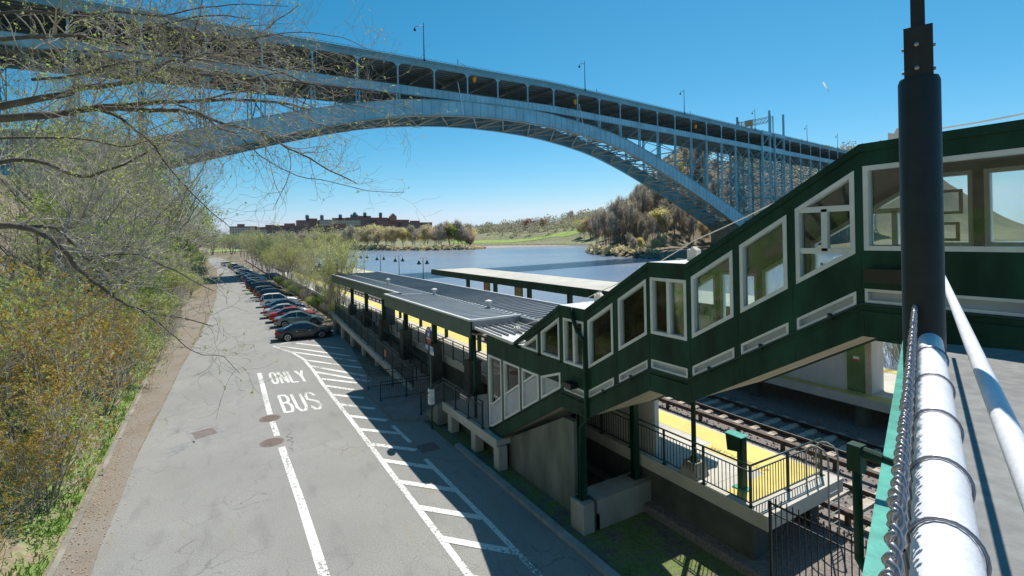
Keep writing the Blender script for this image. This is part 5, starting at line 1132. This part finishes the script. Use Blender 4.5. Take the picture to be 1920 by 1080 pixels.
spec = [(455,30,426,680,'fac_t','pale tan apartment block at the far end of the road',()),(478,30,430,690,'fac_t','second pale tan block beside the farthest trees',()),(510,40,427,740,'fac_d','low dark brick block above the playing field',()),(548,50,424,760,'fac_d','dark brick block with a stepped roof above the greenhouses',()),
 (590,56,414,900,'fac_r','brick block at the near end of the hilltop row',(-.2,.25)),(640,70,413,905,'fac_t','pale fronted block with a green clad corner',(.0,.3,.42)),(690,74,409,930,'fac_d','tallest dark brick block topped by three tanks',(-.3,-.05,.35)),(738,62,413,940,'fac_r','red brick block with a pointed tower',()),(783,60,418,950,'fac_d','dark block at the farther end of the hilltop row',()),
 (640,80,424,820,'fac_d','long low dark brick block below the hilltop row',()),(690,80,430,790,'fac_t','long tan block with many windows behind the shore trees',())]
for px, w_, py, d, fac, lab, tk in spec:
    x, y = pxy(px, d); z0 = ground(x, y); ht = zpx(py, px, d)-z0; bld(x, y, w_, 22, z0, max(6, ht), fac, lab, tk)
x, y = pxy(738, 935); b = MB(); b.prism([(-6, 0), (6, 0), (6, 9), (0, 15), (-6, 9)], 'y', y-2, y+8); b.v = [(p[0]+x, p[1], p[2]+zpx(415, 738, 935)) for p in b.v]; tag(b.build('gabled_tower', 'brick'), 'pointed red brick tower on the roof of a far block', 'tower')
x, y = pxy(997, 760); bld(x, y, 14, 12, ground(x, y), zpx(416, 997, 760)-ground(x, y), 'fac_d', 'lone dark brick building above the park trees')
for (px, d, w_) in ((462, 560, 22), (556, 560, 30), (582, 560, 24)):
    x, y = pxy(px, d); z0 = ground(x, y); t = thing('greenhouse', {462: 'rounded pale storage dome near the road end', 556: 'long pale low shed beyond the water, nearer the road', 582: 'long pale low shed beyond the water, nearer the platform'}[px], 'shed', (x, y, z0))
    b = MB(); n = 10; b.prism([(x+w_/2*math.cos(math.pi*k/n), z0+3+(6 if px == 462 else 3.5)*math.sin(math.pi*k/n)) for k in range(n+1)], 'y', y, y+16); b.build('roof', 'roofw', t); b = MB(); b.box(x-w_/2, x+w_/2, y+.1, y+15.9, z0-1, z0+3); b.build('wall', 'panel', t)
# tall block on the hill at the edge of the wood
x, y = pxy(95, 150); z0 = ground(x, y); t = thing('brick_tower_block', 'tan brick tower block seen through branches above the wood', 'building', (x, y, z0))
b = MB(); b.box(x-14, x+4.5, y, y+16, z0-2, zpx(250, 160, 150)); b.build('wall', 'fac_t', t)
b = MB(); b.box(x-14.4, x+4.9, y-.4, y+16.4, zpx(250, 160, 150), zpx(246, 160, 150)); b.build('roof', 'conc_l', t)
# ------------------------------------------------------------------ trees
def rv(): return Vector((random.gauss(0, 1), random.gauss(0, 1), random.gauss(0, 1))).normalized()
F0 = [.38]
def grow(tb, tw, tips, p, d, L, r, lev, maxlev, wob_=.28, up=.1, nch=4, rmin=.01, sides=(6, 4, 3), spread=.75, shrink=.62, seg=5):
    """one branch, then its children; thick ones into tb, thin ones into tw"""
    pts = [p]; rs = [r]; d = d.normalized(); dirs = [d]
    ns = max(2, seg-lev)
    for i in range(ns):
        d = (d+rv()*wob_*(.6+.25*lev)+Vector((0, 0, up))).normalized(); pts.append(pts[-1]+d*L/ns); rs.append(max(rmin, r*(1-.62*(i+1)/ns))); dirs.append(d)
    tgt = tb if lev < 2 else tw
    tgt.tube(pts, rs, sides[min(lev, len(sides)-1)], cap=False)
    if lev >= maxlev: tips.append((pts[-1], d)); tips.append((pts[len(pts)//2], d)); return
    n = nch if isinstance(nch, int) else nch[min(lev, len(nch)-1)]
    for k in range(n):
        f = .3+.7*(k+random.random()*.7)/n if lev else F0[0]+(1-F0[0])*(k+random.random()*.6)/n
        f = min(f, .999); i = int(f*ns); q = pts[i].lerp(pts[i+1], f*ns-i); dd = dirs[i+1]
        s = dd.cross(rv()).normalized(); nd = (dd*(1-spread*.6)+s*spread+Vector((0, 0, .12))).normalized()
        grow(tb, tw, tips, q, nd, L*shrink*(.75+.5*random.random())*(1.15-f*.35), max(rmin, rs[i]*.62), lev+1, maxlev, wob_, up, nch, rmin, sides, spread, shrink, seg)
def leaves(b, tips, n, s, rad, patch=None):
    for p, d in tips:
        if patch is not None and noise.noise(p*patch) < -.02: continue
        for _ in range(n if random.random() < n-int(n)+1e-9 or n >= 1 else 0):
            c = p+rv()*rad*random.random(); a = rv()*s*(.6+.8*random.random()); e = a.cross(rv()).normalized()*a.length*.6
            b.add([c-a, c-e*.9, c+a, c+e*.9], [(0, 1, 2, 3)])
def tree_proto(name, label, cat, seed, H, r0, maxlev, nch, leaf=None, nl=2, ls=.1, lr=.35, rmin=.012, trunk_f=.42, lean=0, bark='bark', twig='twig', group=None, wob_=.28, up=.08, spread=.75, shrink=.62, sides=(7, 4, 3), multi=1, leaf2=None, patch=None):
    random.seed(seed); t = thing(name, label, cat, (0, 0, 0), group); tb = MB(); tw = MB(); tips = []
    for k in range(multi):
        d = Vector((lean+random.uniform(-.3, .3)*(multi > 1), random.uniform(-.15, .15)+(multi > 1)*random.uniform(-.3, .3), 1))
        grow(tb, tw, tips, Vector((random.uniform(-.3, .3)*(multi > 1), random.uniform(-.3, .3)*(multi > 1), -.3)), d, H*trunk_f*1.6, r0, 0, maxlev, wob_*.6, up, nch, rmin, sides, spread, shrink, 6)
    tb.build('trunk', bark, t, True); tw.build('twigs', twig, t)
    if leaf:
        b = MB(); k = len(tips)//2 if leaf2 else len(tips); random.shuffle(tips); leaves(b, tips[:k], nl, ls, lr, patch); b.build('foliage', leaf, t)
        if leaf2: b = MB(); leaves(b, tips[k:], nl, ls, lr, patch*1.7 if patch else None); b.build('foliage', leaf2, t)
    return t
# far trees (across the river and on the hill)
FG = 'bare and budding trees on the far shore and hill'
FT = []
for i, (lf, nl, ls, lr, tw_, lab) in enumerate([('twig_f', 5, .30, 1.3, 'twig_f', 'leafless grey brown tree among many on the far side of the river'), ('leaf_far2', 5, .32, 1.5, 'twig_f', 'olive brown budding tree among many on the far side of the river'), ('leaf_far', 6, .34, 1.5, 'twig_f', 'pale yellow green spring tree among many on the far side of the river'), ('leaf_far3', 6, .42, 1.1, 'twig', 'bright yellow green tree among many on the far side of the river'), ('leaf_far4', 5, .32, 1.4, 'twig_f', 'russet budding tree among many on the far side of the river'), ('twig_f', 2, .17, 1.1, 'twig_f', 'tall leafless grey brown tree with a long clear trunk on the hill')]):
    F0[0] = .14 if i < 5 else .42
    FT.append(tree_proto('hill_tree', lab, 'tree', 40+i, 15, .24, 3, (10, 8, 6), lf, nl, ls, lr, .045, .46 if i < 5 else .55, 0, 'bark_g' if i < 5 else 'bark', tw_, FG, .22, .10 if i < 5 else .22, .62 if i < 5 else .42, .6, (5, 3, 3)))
F0[0] = .38
used = set()
def place(proto, loc, rz, sc, label=None, group=None):
    if proto.name not in used:
        used.add(proto.name); proto.location = loc; proto.rotation_euler = (0, 0, rz); proto.scale = (sc, sc, sc) if not isinstance(sc, tuple) else sc
        if label: proto['label'] = label
        return proto
    return dup(proto, loc, rz, sc, label, group)
random.seed(77)
def vis(x, y):   # within the photographed wedge
    a = x*math.cos(YAW)-y*math.sin(YAW); d = x*math.sin(YAW)+y*math.cos(YAW); return d > 5 and -1.05 < a/d < 1.0
cnt = 0; tries = 0; P_ = []
zones = [ # (polyline of centre, half width, count, weights, scale)
 ([(190, 216), (215, 232), (262, 252), (350, 250)], 27, 120, (0, 1, .6, 0, 0, 12), (.85, 1.15)),
 ([(203, 200), (235, 212), (300, 218)], 13, 48, (0, 1, 0, 0, 0, 9), (.55, .8)),
 ([(196, 196), (222, 192), (250, 198)], 8, 22, (0, .6, 0, 0, 0, 10), (.6, .8)),
 ([(182, 200), (178, 168), (190, 140)], 9, 10, (2, 2, 1, 1, 0, 2), (.3, .45)),
 ([(230, 250), (300, 300), (350, 350)], 26, 26, (4, 4, 2, 1, 1, 2), (.9, 1.2)),
 ([(340, 330), (372, 430), (400, 560)], 44, 18, (3, 4, 4, 2, 2, 0), (.9, 1.3)),
 ([(300, 600), (360, 640), (480, 640)], 60, 4, (3, 4, 4, 1, 2, 0), (1, 1.3)),
]
for ln, hw, n, wt, (s0, s1) in zones:
    k = 0; tr_ = 0
    while k < n and tr_ < n*40:
        tr_ += 1; f = random.random()*(len(ln)-1); i = int(f); x = ln[i][0]+(ln[i+1][0]-ln[i][0])*(f-i)+random.uniform(-hw, hw); y = ln[i][1]+(ln[i+1][1]-ln[i][1])*(f-i)+random.uniform(-hw, hw)
        if inpoly(x, y, WAT) or pdist(x, y, WAT) < 4 or not vis(x, y) or any((x-a)**2+(y-c)**2 < 16 for a, c in P_[-60:]): continue
        if 262 < x < 392 and 440 < y < 640 and (y-(566-(x-262)*.92)) < 118 and (y-(566-(x-262)*.92)) > -8 and random.random() < .93: continue
        pr = random.choices(FT, wt)[0]; sc = random.uniform(s0, s1); place(pr, (x, y, ground(x, y)-.2), random.random()*6.28, (sc, sc, sc*random.uniform(.9, 1.2))); P_.append((x, y)); k += 1
# trees on the peninsula and the shore toward the ball field
sh = [(48, 548), (84, 556), (108, 566), (130, 486), (158, 422), (188, 404), (202, 414)]
for k in range(55):
    f = (k+random.random())/55*(len(sh)-1); i = min(int(f), len(sh)-2); x = sh[i][0]+(sh[i+1][0]-sh[i][0])*(f-i); y = sh[i][1]+(sh[i+1][1]-sh[i][1])*(f-i)
    dd = random.random()*34+5; x += dd*.55; y += dd*.85
    if inpoly(x, y, WAT): continue
    pr = random.choices(FT, (5, 6, 3, 1.3, 1, 0))[0]; sc = random.uniform(.9, 1.2)*(.65 if k > 50 else (.8 if k < 20 else 1.1)); place(pr, (x, y, ground(x, y)-.2), random.random()*6.28, (sc*1.1, sc*1.1, sc))
# far-off wood reading as one mass
wd = MB(); random.seed(9)
def clump(b, x, y, z, r, n=26, s0=1.):
    for _ in range(n):
        c = Vector((x, y, z))+rv()*r*random.random()**.4; a = rv()*random.uniform(.5, 1.4)*s0; e = a.cross(rv()).normalized()*a.length*.6; b.add([c-a, c-e, c+a, c+e], [(0, 1, 2, 3)])
for k in range(2100):
    if k < 900: x, y = random.uniform(340, 700), random.uniform(320, 760)
    elif k < 1300: x, y = random.uniform(60, 460), random.uniform(650, 900)
    elif k < 1750: x, y = random.uniform(240, 640), random.uniform(235, 400)
    else: x, y = random.uniform(-70, 120), random.uniform(545, 760)
    if x < 440 and y < 640 and y > 440 and (y-(566-(x-262)*.92)) < 52: continue
    if inpoly(x, y, WAT) or pdist(x, y, WAT) < 20: continue
    z = ground(x, y); hh = random.uniform(4, 11); clump(wd, x, y, z+hh*.5, 5.5, 20, 1.3); clump(wd, x, y, z+hh+1.5, 5.5, 20, 1.3)
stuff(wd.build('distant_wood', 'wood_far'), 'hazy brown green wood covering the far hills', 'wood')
# shrubs and rocks along the waterline
sb = MB(); rk = MB(); random.seed(21)
for (p, q) in [((106,557),(128,470)),((128,470),(157,407)),((157,407),(190,392)),((190,392),(203,402)),((185,224),(168,185)),((168,185),(162,160)),((162,160),(160,143)),((160,143),(157,128)),((157,128),(160,80)),((212,258),(185,224))]:
    L_ = math.dist(p, q); n = int(L_*2)
    for k in range(n):
        f = random.random(); x = p[0]+(q[0]-p[0])*f; y = p[1]+(q[1]-p[1])*f; ox, oy = (y-0, 0) if 0 else (random.uniform(0, 5), random.uniform(0, 2)); x += ox; y += oy
        z = ground(x, y)
        if random.random() < .62:
            c = Vector((x, y, max(z, WZ)+.2)); s = random.uniform(.5, 1.5); vs = [c+Vector((random.uniform(-1, 1)*s*1.3, random.uniform(-1, 1)*s*1.3, random.uniform(-.6, .75)*s*.8)) for _ in range(7)]
            bm_ = rk; i0 = len(vs); bm_.add(vs, [(0,1,2),(0,2,3),(0,3,4),(0,4,5),(0,5,6),(0,6,1),(1,3,5),(2,4,6),(1,2,4),(3,5,6)])
        else: clump(sb, x+random.uniform(1, 8), y+random.uniform(0, 5), z+1.6, 2.1, 26, .8)
stuff(rk.build('shore_rocks', 'stone'), 'broken rocks and driftwood along the far waterline', 'rocks'); stuff(sb.build('shore_scrub', 'leaf_far2'), 'low brown green scrub along the far waterline', 'scrub')
# ------------------------------------------------------------------ near wood on the bank
BG = 'spring trees crowding the bank beside the road'
N1 = [tree_proto('bank_tree', '', 'tree', 11, 13, .19, 4, (6, 5, 4, 3), 'leaf_y', 3, .075, .25, .007, .42, .18, 'bark_g', 'twig_g', BG, leaf2='leaf_g', patch=.45),
      tree_proto('bank_tree', '', 'tree', 12, 12, .16, 4, (6, 5, 4, 3), 'leaf_g', 6, .085, .35, .007, .4, .1, 'bark', 'twig_g', BG, multi=2, leaf2='leaf_y', patch=.4),
      tree_proto('bank_tree', '', 'tree', 13, 14, .2, 4, (6, 5, 4, 3), None, 0, 0, 0, .008, .45, .12, 'bark_g', 'twig', BG)]
LB = ['slender grey tree with yellow green new leaves in the crowd on the bank', 'forked tree veiled in mixed green leaves in the crowd on the bank', 'leafless grey tree in the crowd on the bank']
random.seed(31); P2 = []
def scatter(n, xr, yr, protos_, labs, s0, s1, dmin, rz=None, grp=BG):
    k = 0; tr_ = 0
    while k < n and tr_ < n*60:
        tr_ += 1; y = random.uniform(*yr); x = random.uniform(*xr)
        if not vis(x, y) or any((x-a)**2+(y-c)**2 < dmin**2 for a, c in P2): continue
        i = random.choice((0, 1, 1, 2, 2)) if len(protos_) == 3 else random.randrange(len(protos_)); o = place(protos_[i], (x, y, ground(x, y)-.1), random.uniform(-.6, .6) if rz is None else random.random()*6.28, random.uniform(s0, s1)); o['label'] = labs[i]; P2.append((x, y)); k += 1
scatter(14, (-15, -7.0), (32, 62), N1, LB, .75, 1.0, 2.6)
scatter(30, (-26, -6.5), (60, 150), N1, LB, 1.15, 1.5, 3.0)
scatter(26, (-40, -7), (150, 300), N1, LB, .85, 1.2, 4.5, 1)
scatter(30, (-50, 30), (290, 500), N1, LB, 1.0, 1.4, 6, 1)
# shrubs at the foot of the bank
SG = 'shrubs along the foot of the bank'
SH = [tree_proto('bank_shrub', '', 'shrub', 61, 3.4, .04, 3, (7, 5, 4), 'leaf_g', 5, .06, .25, .005, .4, .1, 'bark_g', 'twig', SG, multi=5),
      tree_proto('bank_shrub', '', 'shrub', 62, 3.2, .035, 3, (7, 5, 4), 'leaf_y', 2, .05, .2, .005, .4, .3, 'bark_g', 'twig', SG, multi=6),
      tree_proto('bank_shrub', '', 'shrub', 63, 3.0, .035, 3, (7, 5, 4), None, 0, 0, 0, .005, .4, .3, 'bark_g', 'twig', SG, multi=6)]
LS = ['low green leaved shrub tangled with others at the foot of the bank', 'low shrub with sparse yellow green leaves at the foot of the bank', 'bare grey twiggy shrub at the foot of the bank']
P2.clear(); scatter(26, (-8, -4.2), (30, 75), SH, LS, .8, 1.4, 1.3, 1, SG); scatter(30, (-9, -3.6), (75, 190), SH, LS, 1.2, 2.2, 2.2, 1, SG)
# rusty budded saplings close by
RG = 'rust and gold budded saplings by the verge'
F0[0] = .08
RS = [tree_proto('budding_sapling', '', 'sapling', 71, 5.6, .045, 3, (8, 5, 3), 'leaf_o', 8, .055, .11, .005, .5, .1, 'bark_g', 'twig_g', RG, .26, .08, .65, .5, multi=3, patch=.9),
      tree_proto('budding_sapling', '', 'sapling', 72, 5.2, .045, 3, (8, 5, 3), 'leaf_o', 8, .055, .11, .005, .5, .2, 'bark_g', 'twig_g', RG, .26, .08, .65, .5, multi=3, leaf2='leaf_y', patch=.9)]
F0[0] = .38
sp = [(-4.8, 20.5, .6, 'lowest rust budded sapling beside the stone edging'), (-5.2, 23.5, .75, 'gold budded sapling arching over the stone edging'), (-5.6, 26, 1.15, 'rust budded sapling behind the gold one on the weedy slope'), (-6.4, 29.5, 1.3, 'tall rust budded sapling in the middle of the thicket'), (-5.2, 32, 1.0, 'rust budded sapling leaning toward the dirt verge'), (-7.6, 31, 1.2, 'tallest rust and gold sapling against the grey wood'), (-6.2, 36, 1.2, 'orange budded sapling where the verge narrows'), (-8.3, 38, 1.2, 'orange and green sapling high on the bank'), (-4.9, 18, .4, 'small gold sapling at the lowest corner of the bank'), (-6.5, 25.5, 1.05, 'gold budded sapling upslope of the stone edging')]
random.seed(55)
for k in range(15):
    y = 21+k*1.35; x = -4.6-random.random()*(.6+(y-13)*.17)
    sp.append((x, y, random.uniform(.45, .8)+.012*(y-15), ['low gold budded sapling crowded among the others', 'low rust budded sapling crowded among the others'][k % 2]))
for i, (x, y, s, lab) in enumerate(sp): o = place(RS[i % 2], (x, y, ground(x, y)-.1), random.random()*6.28, s*.9, lab)
# weeds on the bank
wb = MB(); random.seed(3)
for _ in range(42000):
    y = random.uniform(9, 46); x = random.uniform(-11, -4.1)
    if random.random() > .5+noise.noise(Vector((x*.6, y*.6, 2)))*1.1: continue
    c = Vector((x, y, ground(x, y)+.1)); h = random.uniform(.05, .22); d = rv()*.09; w_ = Vector((random.uniform(-1, 1), random.uniform(-1, 1), 0)).normalized()*.016; b_ = c+Vector((d.x, d.y, h)); wb.add([c-w_, c+w_, b_+w_*1.2, b_-w_*.6], [(0, 1, 2, 3)])
stuff(wb.build('weeds', 'leaf_g'), 'green weeds and ivy covering the bank', 'weeds')
lb_ = MB()
for _ in range(4200):
    y = random.uniform(9, 60); x = random.gauss(-3.75, .42); s = random.uniform(.012, .032); a = random.random()*6.28
    if x > -2.6 or x < -5: continue
    z = .012+random.random()*.03+(ground(x, y) if x < -4.2 else 0)
    lb_.add([(x+s*math.cos(a), y+s*math.sin(a), z), (x+s*math.cos(a+1.6), y+s*math.sin(a+1.6), z+.02*random.random()), (x+s*math.cos(a+3.1), y+s*math.sin(a+3.1), z), (x+s*math.cos(a+4.7), y+s*math.sin(a+4.7), z+.02*random.random())], [(0, 1, 2, 3)])
stuff(lb_.build('fallen_leaves', mat('dead_leaf', (.42, .31, .20), .95, 0, .35, 8)), 'dry brown leaves scattered along the verge', 'fallen leaves')
# saplings between cars and platform
YG = 'pale green saplings between the parked cars and the platform'
YS = [tree_proto('young_tree', '', 'tree', 81, 8, .06, 3, (9, 6, 5), 'leaf_far3', 4, .05, .3, .007, .5, 0, 'bark_g', 'twig', YG, .2, .16, .55, .5, multi=2),
      tree_proto('young_tree', '', 'tree', 82, 8, .055, 3, (9, 6, 5), 'leaf_y', 1, .05, .3, .007, .5, 0, 'bark_g', 'twig', YG, .2, .16, .55, .5, multi=3)]
LY = ['slim multi stemmed sapling in pale yellow green leaf beside the platform railing', 'slim grey stemmed sapling with sparse pale leaves beside the platform railing']
P2.clear(); random.seed(8)
scatter(7, (9.8, 11.2), (53, 80), YS, LY, .5, .85, 1.8, 1, YG); scatter(26, (9.8, 14), (80, 180), YS, LY, .75, 1.15, 2.6, 1, YG); scatter(16, (9, 40), (180, 330), YS, LY, .95, 1.5, 5, 1, YG)
for x_, y_, s_ in ((10.7, 52.6, 1.05), (11.2, 55.5, .95), (10.6, 58.5, 1.1)): place(YS[0], (x_, y_, 0), x_*7, s_)['label'] = LY[0]
SH2 = dup(SH[2], (10.4, 53.5, 0), 1, .7, 'bare twiggy shrub just behind the nearest cars'); 
for k in range(14): y = 53+k*4.3; dup(SH[k % 3], (10.2+random.random()*.9, y, 0), random.random()*6, random.uniform(.45, .8), ['low green shrub behind the parked cars', 'low pale leaved shrub behind the parked cars', 'low bare shrub behind the parked cars'][k % 3], 'shrubs behind the parked cars')
# river bank trees beyond the island platform and near the stairs
RB = 'bare riverside trees beyond the island platform'
P2.clear(); scatter(16, (30.2, 33.5), (-8, 16), YS, ['pale leaved riverside sapling beyond the island platform', 'sparse riverside sapling beyond the island platform'], .5, .8, 1.6, 1, RB)
# ------------------------------------------------------------------ the big tree leaning in over the road
def W3(px, py, d):
    a = px-960; e = py-443; c_, s_ = math.cos(-ROLL), math.sin(-ROLL); A_ = a*c_-e*s_; B_ = a*s_+e*c_; st, ct = math.sin(YAW), math.cos(YAW)
    return Vector(((st*930+ct*A_)*d/930, (ct*930-st*A_)*d/930, CAMZ-B_*d/930))
random.seed(101)
big = thing('overhanging_tree', 'large grey tree reaching bare budding limbs in over the road from the bank', 'tree', (-9.5, 13, 0))
LIMBS = [ # pixels, depth in metres, start and end radius
 ([(-60,225),(60,218),(120,212),(170,204),(205,199),(250,197),(290,192),(330,191),(390,188),(450,187),(520,192),(580,205)], 9.5, 11.5, .075, .022),
 ([(195,203),(240,205),(300,207),(340,208),(380,217),(420,232),(460,240),(490,250),(540,278),(580,296),(620,320),(670,345)], 9.8, 12, .045, .012),
 ([(-60,215),(60,188),(120,176),(150,165),(190,162),(215,157),(240,155),(265,144),(285,134),(310,131),(345,134),(400,142),(470,150),(540,152),(620,162),(690,170)], 8.6, 10.5, .06, .012),
 ([(285,134),(305,122),(320,114),(340,116),(345,108),(350,90),(362,72),(368,50),(375,25),(380,0),(384,-30)], 8.9, 9.5, .03, .008),
 ([(345,116),(370,105),(400,102),(440,105),(455,95),(480,72),(505,50),(530,30),(560,10)], 9, 10, .022, .006),
 ([(-50,80),(60,70),(120,66),(160,68),(190,75),(230,74),(265,60),(300,48),(350,35),(400,28),(470,35)], 7.5, 9.5, .032, .008),
 ([(-40,100),(60,96),(120,94),(180,98),(215,95),(260,100),(320,106),(400,110),(480,98),(560,90),(640,105),(700,118)], 8.5, 10.5, .024, .006),
 ([(180,205),(210,213),(235,228),(260,250),(285,268),(300,290),(320,318),(345,345),(370,372),(400,400),(430,425)], 9.9, 11.5, .03, .007),
 ([(330,196),(380,215),(410,240),(440,250),(470,275),(500,300),(560,330),(620,340),(690,358),(760,360)], 10.2, 12, .018, .005),
 ([(-60,420),(60,430),(120,470),(140,497),(165,520),(200,545),(230,568),(262,580),(300,590),(340,597),(400,612)], 6.5, 9, .036, .007),
 ([(-40,430),(80,425),(120,438),(145,468),(165,485),(210,478),(262,478),(300,495),(340,515),(400,545)], 6.8, 8.5, .02, .006),
 ([(262,580),(290,600),(320,625),(350,650),(380,665),(420,670),(450,700)], 8.2, 9.5, .010, .004),
 ([(-40,310),(60,300),(150,330),(200,320),(250,300),(300,270),(340,250)], 11, 12.5, .05, .014),
 ([(520,192),(560,210),(600,235),(640,242),(690,236),(740,232),(790,240)], 11.3, 12.5, .016, .005),
 ([(470,150),(530,135),(590,125),(650,140),(700,150),(760,140)], 10, 11.5, .012, .004),

 ([(340,108),(420,118),(500,128),(560,150),(600,172),(650,176),(720,190),(770,205)], 9.4, 11.5, .020, .004),
 ([(380,188),(440,172),(500,168),(560,176),(620,190),(680,200),(730,215)], 10.6, 12, .018, .004),
 ([(-40,30),(60,22),(140,30),(220,22),(300,30),(380,15),(460,8),(540,12)], 7.6, 9.5, .026, .005),
 ([(300,48),(340,70),(400,78),(480,70),(560,60),(640,70),(690,92)], 8.8, 10.5, .016, .004),
 ([(60,150),(150,140),(220,120),(280,112),(330,86),(400,60),(470,48),(540,45)], 8.2, 10, .022, .004),
 ([(-40,260),(80,258),(160,262),(230,275),(290,262),(350,268),(400,290)], 10.5, 12, .026, .006),
]
tb = MB(); tw = MB(); tips = []
for pts, d0, d1, r0, r1 in LIMBS:
    n = len(pts); P3 = [W3(x, y, d0+(d1-d0)*i/(n-1)+random.uniform(-.12, .12)) for i, (x, y) in enumerate(pts)]
    fine = []; fr = []
    for i in range(n-1):
        for k in range(3):
            f = k/3; p0 = P3[max(i-1, 0)]; p1 = P3[i]; p2 = P3[i+1]; p3 = P3[min(i+2, n-1)]
            q = .5*((2*p1)+(p2-p0)*f+(2*p0-5*p1+4*p2-p3)*f*f+(-p0+3*p1-3*p2+p3)*f**3); fine.append(q+rv()*.012); fr.append(1.15*(r0+(r1-r0)*((i+f)/(n-1))**.8))
    fine.append(P3[-1]); fr.append(r1); tb.tube(fine, fr, 8, cap=False)
    # side shoots of decreasing size
    m_ = len(fine); L0 = sum((fine[i+1]-fine[i]).length for i in range(m_-1))
    step = max(.055, L0/60); acc = 0
    for i in range(2, m_-1):
        acc += (fine[i+1]-fine[i]).length
        if acc < step: continue
        acc = 0; dd = (fine[i+1]-fine[i]).normalized(); s = dd.cross(rv()).normalized(); nd = (dd*.65+s*.8).normalized()
        lv = 1 if fr[i] > .02 else 2
        grow(tw, tw, tips, fine[i], nd, random.uniform(.8, 1.9) if lv == 1 else random.uniform(.5, 1.2), min(.013, fr[i]*.55), lv, 3, .40, .01, (5, 4, 3), .0030, (5, 4, 3), .75, .66, 8)
tr2 = MB(); tr2.tube([(-9.5, 13, -.3), (-9.0, 12.6, 3), (-8.4, 12, 6), (-7.2, 11.5, 8.5), (-5.5, 11.3, 10.3)], [.34, .28, .23, .17, .1], 12); 
for l in (0, 2, 5, 9, 12):
    pts, d0, *_ = LIMBS[l]; e = W3(pts[0][0], pts[0][1], d0); base = Vector((-8.4, 12, 6)) if l != 9 else Vector((-9.0, 12.6, 3.4)); mid = base.lerp(e, .5)+Vector((0, 0, .5)); tr2.tube([base, mid, e], [.15, .1, LIMBS[l][3]], 8)
tr2.build('trunk', 'bark', big, True); tb.build('limbs', 'bark', big, True); tw.build('twigs', 'twig', big)
b = MB(); random.shuffle(tips); tl = [t_ for t_ in tips if random.random() < (.6 if t_[0].x < -.6 else .16)]; leaves(b, tl, 4, .022, .055); b.build('young_leaves', 'leaf_y', big)
# contrail high in the sky
b = MB(); p0 = W3(1543, 154, 9000); p1 = W3(1555, 173, 9000); b.tube([p0, p0.lerp(p1, .3), p1], [9, 16, 3], 8); stuff(b.build('contrail', mat('contrail_white', (.98, .98, .98), .9, 0, .01, 1, trans=.8), None, True), 'short white contrail in the blue sky', 'contrail')
